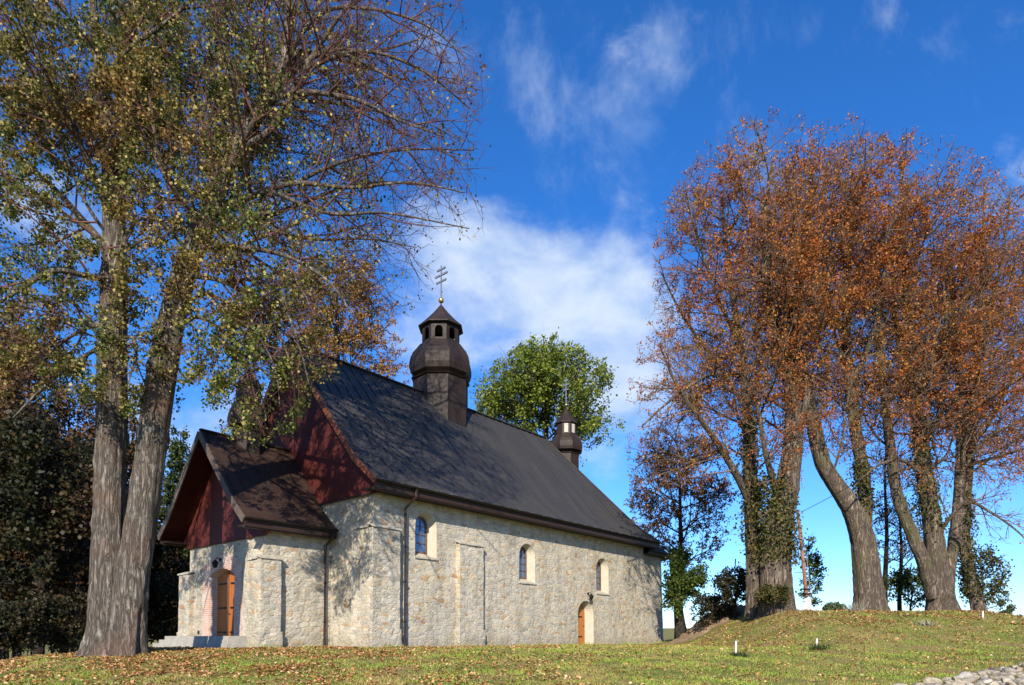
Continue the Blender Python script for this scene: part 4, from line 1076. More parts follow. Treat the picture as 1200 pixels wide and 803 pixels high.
build_tree('linden_tree',
    [px_line([(1104, 726, .5, 1.5), (1102, 700, .5, 1.2), (1098, 660, .5, 1.05), (1092, 610, .5, .84), (1082, 545, .5, .72), (1074, 480, .6, .62), (1068, 410, .7, .5), (1062, 330, .8, .34), (1058, 250, .9, .2), (1056, 190, 1, .08)], YR + .5),
     px_line([(1094, 700, .3, .7), (1083, 660, .1, .62), (1064, 615, 0, .56), (1050, 575, 0, .5), (1042, 510, .2, .44), (1034, 440, .3, .36), (1028, 350, .3, .24), (1024, 260, .3, .12)], YR + .5),
     px_line([(1110, 705, .8, .62), (1112, 670, 1, .56), (1119, 630, 1.2, .52), (1124, 570, 1.3, .48), (1126, 520, 1.4, .42), (1124, 450, 1.5, .34), (1118, 370, 1.6, .22), (1112, 280, 1.7, .1)], YR + .5)],
    [px_line(r, YR + .5) for r in [
        [(1080, 530, .5, .3), (1102, 480, -.4, .26), (1110, 410, -1, .2), (1105, 330, -1.5, .12)],
        [(1072, 460, .6, .28), (1052, 400, 1.4, .22), (1045, 320, 2, .14), (1048, 230, 2.4, .07)],
        [(1122, 560, 1.3, .22), (1150, 520, .6, .18), (1180, 500, 0, .12), (1215, 490, -.4, .06)],
        [(1084, 560, .5, .2), (1058, 540, -1, .16), (1030, 545, -2, .11), (1000, 570, -2.8, .05)],
        [(1110, 480, -.4, .2), (1145, 430, -1.4, .15), (1180, 400, -2.2, .1), (1210, 390, -2.8, .05)],
        [(1096, 630, .5, .2), (1130, 590, -.8, .17), (1160, 600, -1.6, .12), (1195, 625, -2.2, .07), (1215, 650, -2.5, .04)]]],
    Env([ell(1065, 345, YR + .5, 82, 185, 5), ell(1110, 380, YR + .5, 95, 190, 5), ell(1080, 500, YR + .5, 95, 125, 4.5), ell(1165, 540, YR, 75, 110, 3.8)]), 23, dict(cfg_r, leaves=112000),
    BARK_R, LEAF_R, 'rust leaved linden of several crowded trunks, rightmost of the big trees', 'tree', 'old lindens on the grassy mound', flare=.22)
build_tree('linden_tree',
    [px_line([(1150, 728, 2, .72), (1143, 700, 2, .6), (1134, 665, 2, .55), (1130, 620, 2, .5), (1135, 550, 2.2, .46), (1142, 470, 2.4, .4), (1148, 390, 2.6, .3), (1152, 300, 2.8, .18), (1154, 210, 3, .07)], YR + 1)],
    [px_line(r, YR + 1) for r in [
        [(1138, 520, 2.2, .26), (1172, 470, 2.8, .22), (1198, 410, 3.2, .15), (1215, 340, 3.4, .08)],
        [(1146, 430, 2.5, .24), (1165, 350, 1.6, .18), (1178, 280, 1, .1), (1185, 220, .6, .05)],
        [(1140, 480, 2.4, .22), (1118, 420, 1.2, .17), (1108, 340, .4, .12), (1110, 260, 0, .06)],
        [(1148, 400, 2.6, .2), (1190, 350, 2, .15), (1205, 280, 1.6, .1), (1210, 220, 1.4, .05)],
        [(1136, 545, 2.2, .2), (1170, 535, 1.2, .16), (1205, 525, .4, .1), (1240, 520, 0, .05)]]],
    Env([ell(1150, 370, YR + 1, 85, 185, 5), ell(1205, 420, YR + 3, 75, 170, 4.5), ell(1190, 560, YR + 2, 75, 110, 3.5), ell(1180, 470, YR + 2, 80, 120, 4)]), 24, dict(cfg_r, leaves=80000, keep=keep_low),
    BARK_R, LEAF_R, 'thin half bare linden with ivy on its slender stem, behind the crowded trunks', 'tree', 'old lindens on the grassy mound', flare=.2)

# smaller and farther trees
cfg_s = dict(sides=10, bark=.06, l1_sp=.5, l1_t0=.25, l1_len=5.2, l1_r=.06, l1_ang=(45, 85), l1_trop=.03, l1_up=.0, l2_sp=.4, l2_len=2.2, l3_sp=.3, l3_len=1.0, l3_tip=.008, l4_sp=.3, l4_len=.45, l4_tip=.007, leaves=9000, leaf_size=(.09, .15), spread=.07, twig=BARK_D)
def simple_tree(name, u, v0, vt, Y, wd, env, seed, cfg, leafm, label, cat_='tree', group=None, bark=None, lean=0, flare=.2):
    b = at(u, v0, Y); t = at(u + lean, vt, Y)
    gzb = min(b.z, gz(b.x, b.y) - .05) if v0 > 700 else gz(b.x, b.y) - .05
    st = [(b.x, Y, gzb, wd / 2 * 1.25), (b.x + (t.x - b.x) * .15, Y + .1, gzb + (t.z - gzb) * .2, wd / 2), (b.x + (t.x - b.x) * .5, Y - .1, gzb + (t.z - gzb) * .5, wd * .36), (b.x + (t.x - b.x) * .8, Y + .1, gzb + (t.z - gzb) * .78, wd * .22), (t.x, Y, t.z, .03)]
    return build_tree(name, [st], [], Env(env), seed, cfg, bark or BARK_D, leafm, label, cat_, group, flare=flare)
simple_tree('young_linden', 797, 735, 515, 47, .42, [ell(800, 590, 47, 70, 80, 4.5), ell(775, 560, 47, 46, 60, 3.5), ell(830, 640, 47, 50, 60, 3.5)], 31, dict(cfg_s, leaves=14000, l1_len=7.5, l1_ang=(40, 80), leaf_size=(.10, .17)), LEAF_P,
            'smaller dull russet tree just past the rounded end of the church')
simple_tree('leafy_shrub', 799, 750, 640, 40, .62, [ell(803, 672, 40, 26, 34, 1.6), ell(790, 715, 40, 14, 38, 1.0)], 32, dict(cfg_s, l1_t0=.3, l1_sp=.18, l1_len=2, l2_sp=.2, l2_len=1.1, l3_sp=.16, l3_len=.5, l4_sp=None, leaves=9000, leaf_size=(.10, .17), spread=.12), LEAF_B,
            'bright green shrub with dark leaning stem against the end of the church', 'shrub', lean=-14)
simple_tree('oak_tree', 640, 735, 416, 52, .8, [ell(642, 485, 52, 92, 72, 6), ell(698, 495, 52, 44, 66, 4), ell(590, 480, 52, 46, 58, 4.5), ell(640, 440, 52, 58, 38, 4)], 33, dict(cfg_s, l1_sp=.40, l1_len=11, l1_r=.14, l2_sp=.5, l2_len=3.8, l3_sp=.34, l3_len=1.4, l4_sp=.5, l4_len=.5, l1_ang=(35, 85), l1_t0=.42, l1_trop=.02, leaves=58000, leaf_size=(.13, .25), spread=.2, keep=keep_oak), LEAF_G,
            'yellow green oak rising behind the church roof between its two turrets', bark=BARK_D)
simple_tree('beech_tree', 395, 735, 318, 46, .8, [ell(405, 395, 46, 98, 82, 6), ell(330, 400, 46, 85, 78, 5), ell(450, 395, 46, 50, 66, 4)], 34, dict(cfg_s, l1_t0=.45, l1_sp=.6, l1_len=6.5, l1_r=.12, l2_sp=.45, l2_len=3, l3_sp=.34, l3_len=1.3, l4_sp=.34, l4_len=.5, leaves=24000, leaf_size=(.10, .17), spread=.09), LEAF_O,
            'orange brown tree rising behind the west end of the church roof')
# shrubs among the trunks on the mound
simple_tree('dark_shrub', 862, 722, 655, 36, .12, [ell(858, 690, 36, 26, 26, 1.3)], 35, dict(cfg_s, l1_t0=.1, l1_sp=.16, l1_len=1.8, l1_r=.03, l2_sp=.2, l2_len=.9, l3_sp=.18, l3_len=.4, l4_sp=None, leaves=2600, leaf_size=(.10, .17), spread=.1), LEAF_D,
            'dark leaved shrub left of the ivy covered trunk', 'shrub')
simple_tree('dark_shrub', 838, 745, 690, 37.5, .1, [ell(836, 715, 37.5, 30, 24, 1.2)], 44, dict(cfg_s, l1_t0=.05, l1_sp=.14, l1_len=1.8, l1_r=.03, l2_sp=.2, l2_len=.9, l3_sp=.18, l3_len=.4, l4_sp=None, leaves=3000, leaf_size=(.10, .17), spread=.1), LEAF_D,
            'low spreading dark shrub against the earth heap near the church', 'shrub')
simple_tree('green_shrub', 908, 724, 678, 31, .08, [ell(905, 702, 31, 26, 19, .9)], 36, dict(cfg_s, l1_t0=.1, l1_sp=.12, l1_len=1.4, l1_r=.02, l2_sp=.16, l2_len=.7, l3_sp=.14, l3_len=.3, l4_sp=None, leaves=2600, leaf_size=(.07, .12), spread=.08), LEAF_IVY,
            'low green shrub growing at the foot of the ivy covered trunk', 'shrub')
simple_tree('green_shrub', 1068, 722, 660, 37, .1, [ell(1072, 690, 37, 34, 30, 1.4)], 37, dict(cfg_s, l1_t0=.1, l1_sp=.16, l1_len=2, l1_r=.03, l2_sp=.2, l2_len=1, l3_sp=.2, l3_len=.4, l4_sp=None, leaves=2200, leaf_size=(.10, .16), spread=.1), LEAF_B,
            'loose green bush behind and left of the crowded trunks', 'shrub')
simple_tree('green_shrub', 1150, 724, 640, 36, .1, [ell(1155, 680, 36, 30, 42, 1.4)], 38, dict(cfg_s, l1_t0=.1, l1_sp=.16, l1_len=2, l1_r=.03, l2_sp=.2, l2_len=1, l3_sp=.2, l3_len=.4, l4_sp=None, leaves=2200, leaf_size=(.10, .16), spread=.1), LEAF_IVY,
            'tall olive bush at the foot of the slender ivy clad stem', 'shrub')
simple_tree('elder_shrub', 948, 722, 628, 38, .1, [ell(950, 670, 38, 14, 48, 1.2)], 39, dict(cfg_s, l1_t0=.1, l1_sp=.2, l1_len=1.6, l1_r=.03, l2_sp=.24, l2_len=.9, l3_sp=.2, l3_len=.4, l4_sp=None, leaves=1500, leaf_size=(.10, .16), spread=.1), LEAF_B,
            'dark green bush just behind the leaning pole', 'shrub')
for k, (u, vt, sd) in enumerate(((1038, 520, 41), (1055, 560, 42))):
    simple_tree('bare_sapling', u, 722, vt, 40, .30 - .06 * k, [ell(u, (vt + 640) / 2, 40, 38, (640 - vt) / 2 + 40, 2.4)], sd, dict(cfg_s, l1_t0=.3, l1_len=2.4, l1_r=.04, leaves=900, l2_len=1.4), LEAF_P,
                ('taller of two bare slender trees behind the fork between the big trunks', 'shorter of two bare slender trees behind the fork between the big trunks')[k], 'tree', 'bare young trees')

# the dark wood on the left
def wood_tree(u, Y, h, crown_w, seed, leafm, label, dens=14000, t0=.15):
    x = at(u, 740, Y).x; z0 = gz(x, Y)
    c1 = ((x, Y, z0 + h * .58), (crown_w, crown_w, h * .44)); c2 = ((x + crown_w * .4, Y - .5, z0 + h * .38), (crown_w * .8, crown_w * .8, h * .32))
    st = [(x, Y, z0 - .1, .3), (x + .1, Y, z0 + h * .3, .22), (x - .1, Y, z0 + h * .6, .14), (x, Y, z0 + h * .97, .03)]
    return build_tree('wood_tree', [st], [], Env([c1, c2]), seed, dict(cfg_s, l1_t0=t0, l1_sp=.55, l1_len=crown_w * 1.1, l2_sp=.55, l2_len=2.6, l3_sp=.45, l3_len=1.4, l4_sp=None, leaves=dens, leaf_size=(.16, .30), spread=.25), BARK_D, leafm, label, 'tree', 'trees of the dark wood')
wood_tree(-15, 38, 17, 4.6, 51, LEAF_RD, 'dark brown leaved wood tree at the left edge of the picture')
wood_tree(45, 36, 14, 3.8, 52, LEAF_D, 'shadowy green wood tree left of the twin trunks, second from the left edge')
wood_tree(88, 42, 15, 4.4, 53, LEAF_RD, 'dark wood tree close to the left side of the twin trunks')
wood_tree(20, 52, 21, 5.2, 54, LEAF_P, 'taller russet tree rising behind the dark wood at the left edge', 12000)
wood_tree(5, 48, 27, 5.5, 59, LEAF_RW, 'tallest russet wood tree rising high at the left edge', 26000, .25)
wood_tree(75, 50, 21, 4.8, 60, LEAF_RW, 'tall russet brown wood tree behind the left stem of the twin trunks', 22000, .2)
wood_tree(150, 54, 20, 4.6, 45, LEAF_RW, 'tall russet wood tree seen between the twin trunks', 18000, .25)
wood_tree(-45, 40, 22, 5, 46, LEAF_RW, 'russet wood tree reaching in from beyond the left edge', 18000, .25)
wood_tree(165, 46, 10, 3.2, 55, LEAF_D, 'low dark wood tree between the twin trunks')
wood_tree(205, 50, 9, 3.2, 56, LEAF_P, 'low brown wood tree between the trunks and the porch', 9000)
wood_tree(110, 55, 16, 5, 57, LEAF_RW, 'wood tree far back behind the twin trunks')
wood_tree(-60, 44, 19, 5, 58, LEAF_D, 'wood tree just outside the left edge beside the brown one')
def conifer(u, vt, Y, wd, seed, label):
    rng = np.random.default_rng(seed); t = at(u, vt, Y); z0 = gz(t.x, Y); h = t.z - z0
    root = empty('pine_tree', (t.x, Y, z0)); tag(root, label, 'tree')
    A = np.array([(0, 0, -.1, .22), (0, 0, h * .5, .13), (0, 0, h, .02)]); V, Q = stem_tube(spline(A), 10, seed, .2, .05, .4)
    st = as_par([spline(A)], 16)
    br = grow(st, .12, .25, .99, (70, 95), lambda t_, pl, r: wd * (1.08 - t_) * (.7 + .4 * r) + .15, 6, .05, -.02, None, rng, .05, .008, .1)
    tw = grow(br, .22, .15, 1, (30, 60), lambda t_, pl, r: .35 + .5 * r * (1.2 - t_), 4, .08, .03, None, rng, .012, .005, .1)
    V2, Q2 = join([(V, Q), tubes(br[0], br[1], 4)]); link('trunk', mesh_np('trunk', V2, Q2), BARK_D, root)
    V, Q = leaves(tw, 22000, (.10, .24), rng, 0, .10, .1); link('crown', mesh_np('crown', V, Q), LEAF_C, root)
conifer(212, 505, 48, 2.6, 61, 'green pine showing between the right trunk and the porch roof')
simple_tree('wood_bush', 190, 760, 672, 44, .12, [ell(190, 712, 44, 34, 42, 2)], 62, dict(cfg_s, l1_t0=.05, l1_sp=.16, l1_len=2.4, l1_r=.03, l2_sp=.22, l2_len=1.1, l3_sp=.2, l3_len=.5, l4_sp=None, leaves=6000, leaf_size=(.12, .2), spread=.14), LEAF_D,
            'dark green bush between the right trunk and the porch steps', 'shrub')
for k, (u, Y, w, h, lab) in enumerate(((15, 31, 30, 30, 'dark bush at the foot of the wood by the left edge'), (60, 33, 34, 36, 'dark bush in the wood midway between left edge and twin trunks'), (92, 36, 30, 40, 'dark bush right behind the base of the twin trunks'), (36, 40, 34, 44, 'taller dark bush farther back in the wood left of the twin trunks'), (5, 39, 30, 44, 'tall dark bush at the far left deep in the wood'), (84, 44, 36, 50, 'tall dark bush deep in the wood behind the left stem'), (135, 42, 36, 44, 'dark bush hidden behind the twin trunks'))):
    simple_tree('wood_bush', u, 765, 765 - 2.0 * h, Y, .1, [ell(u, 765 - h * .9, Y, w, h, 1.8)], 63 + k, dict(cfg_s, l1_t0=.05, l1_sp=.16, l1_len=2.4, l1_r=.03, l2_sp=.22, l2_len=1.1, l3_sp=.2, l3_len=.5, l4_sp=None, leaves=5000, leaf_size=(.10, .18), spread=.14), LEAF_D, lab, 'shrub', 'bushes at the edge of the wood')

# far trees on the horizon
FAR = leaf_mat('far_tree_leaves', [(0, (.05, .075, .03)), (.5, (.085, .11, .045)), (1, (.13, .13, .06))], None, .2)
def far_tree(u, vt, Y, w, seed, label):
    rng = np.random.default_rng(seed); t = at(u, vt, Y); z0 = gz(t.x, Y); h = t.z - z0
    root = empty('far_tree', (t.x, Y, z0)); tag(root, label, 'tree', 'far trees on the horizon')
    V, Q = stem_tube(spline([(0, 0, -.2, w * .06), (.05, 0, h * .5, w * .04), (0, 0, h * .95, .05)]), 8, seed, .1, .04, 1.0); link('trunk', mesh_np('trunk', V, Q), BARK_D, root)
    n = 2600; d = rng.normal(size=(n, 3)); d /= np.linalg.norm(d, axis=1, keepdims=True)
    cl = rng.normal(size=(14, 3)) * .42; p = d * (rng.random((n, 1)) ** .4) * .5 + cl[rng.integers(0, 14, n)]
    p = p * np.array([w / 2, w / 2, h * .36]) + np.array([0, 0, h * .6])
    a = rng.normal(size=(n, 3)); a /= np.linalg.norm(a, axis=1, keepdims=True); b = np.cross(a, rng.normal(size=(n, 3))); b /= np.linalg.norm(b, axis=1, keepdims=True); s_ = w * .07
    V = np.stack([p - a * s_, p + b * s_ * .6, p + a * s_, p - b * s_ * .6], 1).reshape(-1, 3); link('crown', mesh_np('crown', V, np.arange(n * 4).reshape(-1, 4)), FAR, root)
for i, (u, vt, Y, w, lab) in enumerate(((970, 704, 260, 5, 'left one of the two far trees seen between pole and forked linden'), (986, 706, 262, 7, 'right one of the two far trees seen between pole and forked linden'),
        (1163, 716, 230, 6, 'small far tree right of the olive bush on the horizon'), (1182, 711, 235, 6, 'taller of the far trees at the right edge of the picture'), (1198, 722, 232, 5, 'far tree cut by the right edge of the picture'))):
    far_tree(u, vt, Y, w, 70 + i, lab)

# ivy on the trunks
def ivy(name, line, radius, n, seed, label, size=(.10, .17)):
    rng = np.random.default_rng(seed); A, L = resample(spline(line), 40)
    i = rng.integers(0, 40, n); p = A[i, :3]; r = A[i, 3]
    a = rng.random(n) * 6.283; rr = r * (.95 + .2 * rng.random(n)) + np.minimum(np.abs(rng.normal(size=n)), 1.6) * radius * (.35 + .65 * np.clip(np.sin(a * 2 + i * .35) + .4, 0, 1))
    p = p + np.stack([np.cos(a) * rr, np.sin(a) * rr, rng.normal(size=n) * .25], 1)
    d = rng.normal(size=(n, 3)); d[:, 2] -= .8; d /= np.linalg.norm(d, axis=1, keepdims=True)
    o = np.stack([np.cos(a), np.sin(a), .5 + 0 * a], 1) + rng.normal(size=(n, 3)) * .5; s_ = np.cross(d, o); s_ /= np.linalg.norm(s_, axis=1, keepdims=True)
    Lf = (size[0] + (size[1] - size[0]) * rng.random(n))[:, None]
    V = np.stack([p, p + d * Lf * .4 + s_ * Lf * .45, p + d * Lf, p + d * Lf * .4 - s_ * Lf * .45], 1).reshape(-1, 3)
    b = A[0, :3]; root = empty(name, tuple(b)); tag(root, label, 'ivy', 'ivy on the old lindens')
    link('leaves', mesh_np('leaves', V - b, np.arange(n * 4).reshape(-1, 4)), LEAF_IVY, root)
    pts = np.zeros((9, 10, 3)); AA, _ = resample(A, 10)
    for k in range(9):
        ph = k * .7 + np.linspace(0, 2.2, 10) * (1 if k % 2 else -1); pts[k] = AA[:, :3] + np.stack([np.cos(ph), np.sin(ph), 0 * ph], 1) * (AA[:, 3:4] * 1.03)
    V, Q = tubes(pts, np.full((9, 10), .018), 5); link('stem', mesh_np('stem', V - b, Q), BARK_D, root)
ivy('ivy', px_line([(908, 655, -.1, 1.5), (910, 625, -.1, 1.35), (905, 590, -.1, 1.2), (900, 560, 0, 1.0)], YR), .38, 3800, 81, 'thick ivy hanging round the trunk nearest the church')
ivy('ivy', px_line([(882, 640, .6, .68), (879, 553, .6, .6), (877, 490, .7, .5)], YR), .30, 1800, 82, 'thinner ivy climbing the slim left stem of the double trunk')
ivy('ivy', px_line([(1092, 620, .5, .9), (1084, 560, .5, .75), (1078, 510, .6, .66)], YR + .5), .30, 1300, 83, 'ivy on the tallest of the crowded trunks')
ivy('ivy', px_line([(1140, 700, 2, .6), (1131, 640, 2, .5), (1132, 580, 2.1, .5)], YR + 1), .26, 1500, 84, 'ivy clothing the slender stem at the right')
ivy('ivy', px_line([(1013, 600, .4, .66), (1008, 540, .5, .58)], YR + .5), .22, 800, 85, 'small ivy tuft on the fork of the leaning trunk')

# ------------------------------------------------------------------ pole and cable
def pole():
    b = at(948, 722, 33.2); b.z = gz(b.x, b.y) - .1; t = at(936, 598, 33.2)
    root = empty('utility_pole', tuple(b)); tag(root, 'leaning rusty brown utility pole on a white concrete foot, behind the mound crest', 'pole')
    d = t - b
    bm = bmesh.new(); tube(bm, [d * .0, d * .26], .20, 4, .14); obj('concrete_foot', bm, plain('white_concrete', (.55, .55, .54), .9, 0, .15, 4), root)
    bm = bmesh.new(); tube(bm, [d * .18 + Vector((-.10, -.17, 0)), d * .5 + Vector((-.1, -.15, 0)), d + Vector((-.1, -.1, 0))], .09, 12, .07)
    obj('post', bm, plain('rusty_pole_wood', (.22, .105, .06), .85, 0, .45, 2), root)
    bm = bmesh.new()
    for f in (.20, .245): tube(bm, [d * f + Vector((-.06, -.1, -.02)), d * f + Vector((-.06, -.1, .03))], .25, 12)
    pieces('band', bm, M['iron'], root)
    bm = bmesh.new(); tube(bm, [d * .96 + Vector((-.02, -.02, 0)), d * .96 + Vector((.14, -.05, .06))], .015, 6); lathe(bm, [(.02, 0), (.05, .03), (.035, .07), (.05, .1), (.02, .14)], (0, 0), 10)
    for v in bm.verts:
        pass
    bmesh.ops.translate(bm, verts=bm.verts[-50:], vec=d * .96 + Vector((.14, -.05, .04))); obj('insulator', bm, M['steel'], root)
    bm = bmesh.new(); tube(bm, [d * .9 + Vector((.05, .1, 0)), d * .5 + Vector((.22, .1, 0)), d * .1 + Vector((.2, .05, 0))], .02, 6); obj('earth_wire', bm, plain('blue_grey_cable', (.16, .2, .27), .5), root)
    return t
pt_ = pole()
e = at(1300, 372, 17.0); bm = bmesh.new(); a = Vector(pt_) + Vector((.1, -.08, -.1)); pts = []
for i in range(25):
    f = i / 24; p = a.lerp(e, f); p.z -= .55 * 4 * f * (1 - f) * .5; pts.append(p - a)
tube(bm, pts, .013, 6); o = obj('overhead_cable', bm, M['iron']); o.location = a
tag(o, 'thin black overhead cable slanting up to the right from the pole top', 'cable')

# ------------------------------------------------------------------ earth heap behind the church, stakes, stones
def heap():
    rng = np.random.default_rng(5); c = at(842, 735, 39); n, m_ = 70, 50; V = []; 
    for j in range(m_):
        for i in range(n):
            x = (i / (n - 1) - .5) * 9; y = (j / (m_ - 1) - .5) * 6; h = 1.0 * math.exp(-((x - .6) / 2.6) ** 2 - (y / 1.7) ** 2)
            p = Vector((x, y, 0)); h += .4 * noise.noise(p * 1.6) * min(1, h * 2) + .2 * noise.noise(p * 4) * min(1, h * 2)
            V.append((x, y, h - .12 + gz(c.x + x, c.y + y) - gz(c.x, c.y)))
    I = np.arange(n * m_).reshape(m_, n); Q = np.stack([I[:-1, :-1], I[:-1, 1:], I[1:, 1:], I[1:, :-1]], -1).reshape(-1, 4)
    o = link('earth_heap', mesh_np('earth_heap', V, Q), plain('bare_tan_earth', (.22, .15, .09), .95, 0, .4, 3)); o.location = (c.x, c.y, gz(c.x, c.y))
    tag(o, 'bare tan earth heap behind the mound, right of the green shrub', 'earth heap')
heap()
WHITE = plain('white_painted_stake', (.72, .70, .66), .7, 0, .1, 4)
def stake(u, v0, v1, Y, label):
    b = at(u, v1, Y); b.z = gz(b.x, b.y); k = Y / FOC; h = (v1 - v0) * k * 1.05 + .04
    root = empty('marker_stake', tuple(b)); tag(root, label, 'stake', 'white marker stakes in the grass')
    bm = bmesh.new(); bar(bm, (0, 0, -.1), (.02, 0, h), .055, .045); obj('post', bm, WHITE, root)
    bm = bmesh.new(); bar(bm, (.02, 0, h), (.021, 0, h + .03), .04, .03); obj('tip', bm, WHITE, root)
stake(862, 768, 783, 20.5, 'white stake in the lower lawn, nearest and leftmost'); stake(957, 767, 776, 22.5, 'shorter white stake in the middle of the bank beside a dark tuft'); stake(1152, 746, 752, 28, 'tiny white stake high on the bank near the right edge')
def tuft(u, v, Y, n, h, seed, mat, label, sp=.16):
    rng = np.random.default_rng(seed); b = at(u, v, Y); b.z = gz(b.x, b.y)
    p = np.c_[rng.normal(size=(n, 2)) * sp, np.zeros(n) - .02]; d = np.c_[rng.normal(size=(n, 2)) * .45, np.ones(n)]; d /= np.linalg.norm(d, axis=1, keepdims=True)
    L = h * (.5 + .7 * rng.random((n, 1))); s_ = np.cross(d, rng.normal(size=(n, 3))); s_ /= np.linalg.norm(s_, axis=1, keepdims=True); w = .007 + .008 * rng.random((n, 1))
    V = np.stack([p - s_ * w * .5, p + d * L * .55 - s_ * w, p + d * L, p + d * L * .55 + s_ * w], 1).reshape(-1, 3)
    root = link('weed_tuft', mesh_np('weed_tuft', V, np.arange(n * 4).reshape(-1, 4)), mat); root.location = b
    tag(root, label, 'weed')
DG = leaf_mat('weed_blades', [(0, (.03, .05, .012)), (1, (.07, .09, .02))]); PALE = leaf_mat('dry_weed_blades', [(0, (.24, .22, .15)), (1, (.42, .40, .32))])
tuft(866, 785, 20.3, 170, .22, 91, DG, 'dark green weed at the foot of the leftmost stake', .14)
tuft(961, 779, 22.2, 200, .24, 92, DG, 'dark green weed spreading beside the middle stake', .18)
tuft(1002, 728, 30.2, 140, .5, 93, PALE, 'pale dry weed on the crest in front of the forked linden', .2)
tuft(1086, 757, 26.5, 110, .3, 94, PALE, 'dry straw coloured weed halfway up the bank', .15)

rng = np.random.default_rng(7); rock_m = []
def rock_mat():
    m = Mat('quarry_stone', .92, .15); oi = m.n('ShaderNodeObjectInfo')
    c = m.ramp(oi.outputs['Random'], [(0, (.24, .21, .17)), (.4, (.36, .31, .24)), (.75, (.42, .35, .25)), (1, (.46, .43, .37))])
    c = m.mix(m.rng(m.noise(1.6, 5, .65), .5, .72, 0, .7), c, (.13, .10, .07)); m.col(c); m.bump(m.noise(5, 5, .65), .6, .06)
    return m.m
ROCK = rock_mat()
for k in range(7):
    bm = bmesh.new(); bmesh.ops.create_icosphere(bm, subdivisions=2, radius=1)
    sc = Vector((1, .62 + .3 * rng.random(), .42 + .25 * rng.random())); pl = [Vector(rng.normal(size=3)).normalized() for _ in range(9)]
    for v in bm.verts:
        for n_ in pl:
            dd = v.co.dot(n_); lim = .62
            if dd > lim: v.co -= n_ * (dd - lim) * .95
        v.co = Vector((v.co.x * sc.x, v.co.y * sc.y, v.co.z * sc.z)) + noise.noise_vector(v.co * 3 + Vector((k * 9., 0, 0))) * .05
    me = bpy.data.meshes.new('quarry_stone'); bm.to_mesh(me); bm.free(); me.materials.append(ROCK); rock_m.append(me)
placed = []
for k in range(9000):
    Y = 14.5 + 9 * rng.random(); x = Y * (.55 + .26 * rng.random()); u = 600 + FOC * x / Y; v = 747 + (EYE - gz(x, Y)) * FOC / Y
    edge = 801 - (u - 1058) * .185
    if v < edge + 4 or v > 818: continue
    r = .10 + .17 * rng.random() ** 1.6
    if any((x - a_) ** 2 + (Y - b_) ** 2 < (r * .66 + c_ * .66) ** 2 for a_, b_, c_ in placed): continue
    placed.append((x, Y, r))
    o = bpy.data.objects.new('quarry_stone', rock_m[k % 7]); COL.objects.link(o)
    o.location = (x, Y, gz(x, Y) + r * .03); o.scale = (r * (.9 + .5 * rng.random()), r, r); o.rotation_euler = (rng.normal() * .25, rng.normal() * .25, rng.random() * 6.28)
    tag(o, 'pale angular quarry stone in the rubble at the bottom right', 'stone', 'quarry stones in the rubble at the bottom right')
    if len(placed) > 230: break
print('stones', len(placed))

# ------------------------------------------------------------------ grass and fallen leaves
def scatter(n, rng, bias):
    """points over the lawn that the photograph shows, denser towards the camera"""
    Y = 13.5 + 22 * rng.random(n) ** bias; X = (rng.random(n) * 1.66 - .83) * Y
    return X, Y
rng = np.random.default_rng(3)
def in_church(X, Y):
    dx, dy = X + 5.3203, Y - 25.7417; a_ = dx * math.sin(PSI) + dy * math.cos(PSI); b_ = -dx * math.cos(PSI) + dy * math.sin(PSI)
    return ((a_ > -.2) & (a_ < 24) & (b_ > -.2)) | ((a_ > -4.7) & (a_ < .2) & (b_ > 2.7) & (b_ < 10))
def in_rubble(X, Y):
    u = 600 + FOC * X / Y; z = ground_z(X, Y); v = 747 + (EYE - z) * FOC / Y
    return (u > 1050) & (v > 803 - (u - 1058) * .185)
n = 420000; X, Y = scatter(n, rng, 1.25); ok = ~in_church(X, Y) & ~in_rubble(X, Y)
dn = np.array([noise.noise(Vector((x * .9, y * .9, 0))) + .6 * noise.noise(Vector((x * 3.1, y * 3.1, 5))) for x, y in zip(X, Y)])
ok &= rng.random(n) < np.clip(.66 + dn * 1.1, .12, 1); X, Y, dn = X[ok], Y[ok], dn[ok]; n = len(X)
p = np.stack([X, Y, ground_z(X, Y) - .01], 1); d = np.c_[rng.normal(size=(n, 2)) * .5, np.ones(n)]; d /= np.linalg.norm(d, axis=1, keepdims=True)
h = (.03 + .045 * rng.random(n) + .07 * np.clip(dn, 0, 1) * rng.random(n))[:, None]; a_ = rng.random(n) * 3.14; s_ = np.stack([np.cos(a_), np.sin(a_), 0 * a_], 1) * (.006 + .008 * rng.random(n))[:, None]
V = np.stack([p - s_, p + s_, p + d * h], 1).reshape(-1, 3)
# longer grass left standing against the walls
m_ = 5200; f_ = rng.random(m_); e_ = np.abs(rng.normal(size=m_)) * .16 + .03
a_ = np.where(f_ < .74, f_ / .74 * 24.0, -3.3 + (f_ - .74) / .26 * 3.2); b_ = np.where(f_ < .74, np.where((a_ > -.4) & (a_ < 1.2), -.33, np.where((a_ > 4.3) & (a_ < 6.1), -.36, -.06)), 2.50) - e_
hx = -5.3203 + a_ * math.sin(PSI) - b_ * math.cos(PSI); hy = 25.7417 + a_ * math.cos(PSI) + b_ * math.sin(PSI)
p2 = np.stack([hx, hy, ground_z(hx, hy) - .02], 1); d2 = np.c_[rng.normal(size=(m_, 2)) * .35, np.ones(m_)]; d2 /= np.linalg.norm(d2, axis=1, keepdims=True)
h2 = ((.06 + .20 * rng.random(m_) ** 2) * np.clip(.7 + .6 * np.sin(a_ * 2.3) * np.sin(a_ * .9 + 1), .25, 1.3))[:, None]; t2 = rng.random(m_) * 3.14; s2 = np.stack([np.cos(t2), np.sin(t2), 0 * t2], 1) * .009
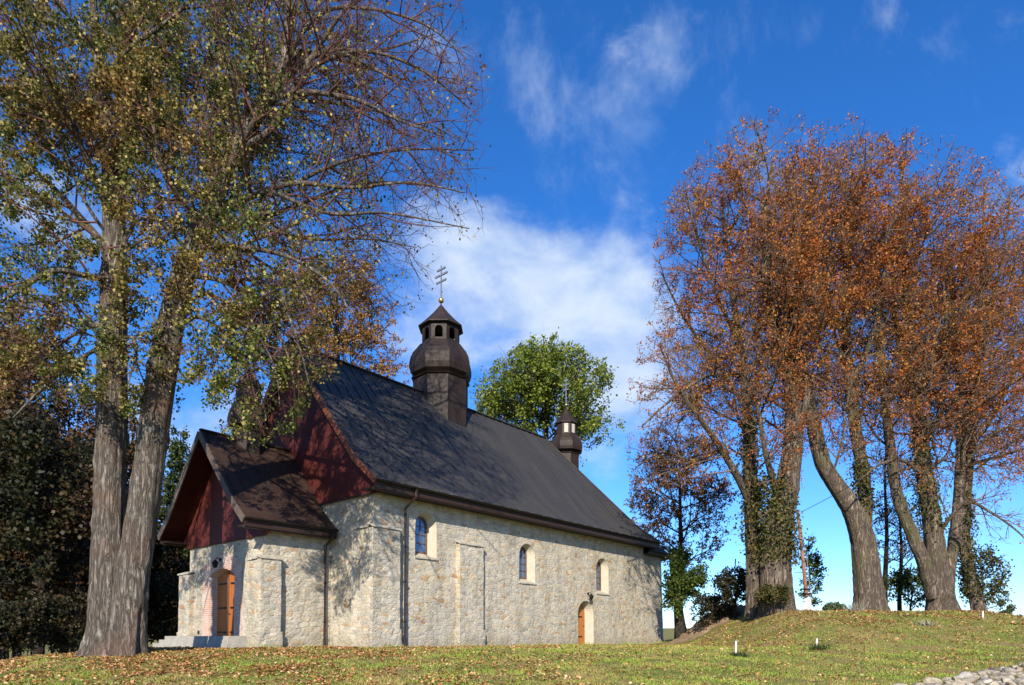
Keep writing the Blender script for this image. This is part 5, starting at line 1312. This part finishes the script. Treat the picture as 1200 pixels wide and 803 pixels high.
V = np.concatenate([V, np.stack([p2 - s2, p2 + s2, p2 + d2 * h2], 1).reshape(-1, 3)]); n += m_
GR = leaf_mat('grass_blades', [(0, (.13, .22, .02)), (.5, (.24, .345, .036)), (.85, (.35, .38, .068)), (1, (.42, .36, .13))], [(0, (.24, .22, .05)), (.5, (.36, .30, .08)), (1, (.46, .35, .14))], .14, .5, .45, .62)
tag(link('grass', mesh_np('grass', V, None, np.arange(n * 3).reshape(-1, 3)), GR), 'short autumn grass over the lawn and bank', 'grass', kind='stuff')
n = 170000; X, Y = scatter(n, rng, 1.15); ok = ~in_church(X, Y) & ~in_rubble(X, Y)
wl = np.interp(X, [-20, -8, -3, 2, 7, 10, 25], [1, 1, .5, .22, .12, .15, .24]) * (1 + 3.6 * sm((X - 8) / 3) * sm((Y - 23) / 5)) * np.clip(.5 + np.array([noise.noise(Vector((x * .6 + 9, y * .6, 2))) + .7 * noise.noise(Vector((x * 2.3, y * 2.3, 8))) for x, y in zip(X, Y)]), .12, 1.2)
ok &= rng.random(n) < wl; X, Y = X[ok], Y[ok]; n = len(X)
p = np.stack([X, Y, ground_z(X, Y) + .012 + .035 * rng.random(n)], 1)
d = np.c_[rng.normal(size=(n, 2)), rng.normal(size=n) * .3]; d /= np.linalg.norm(d, axis=1, keepdims=True); nn = np.c_[rng.normal(size=(n, 2)) * .4, np.ones(n)]; s_ = np.cross(d, nn); s_ /= np.linalg.norm(s_, axis=1, keepdims=True); up = np.cross(s_, d)
L = (.05 + .06 * rng.random(n))[:, None]
V = np.stack([p - d * L * .5, p + s_ * L * .4 + up * L * .2, p + d * L * .5, p - s_ * L * .4 + up * L * .25], 1).reshape(-1, 3)
FL = leaf_mat('fallen_leaf_litter', [(0, (.24, .085, .028)), (.35, (.40, .165, .05)), (.7, (.55, .30, .12)), (1, (.60, .43, .24))], None, .1)
tag(link('fallen_leaves', mesh_np('fallen_leaves', V, np.arange(n * 4).reshape(-1, 4)), FL), 'fallen orange and tan leaves scattered over the lawn', 'leaf litter', kind='stuff')
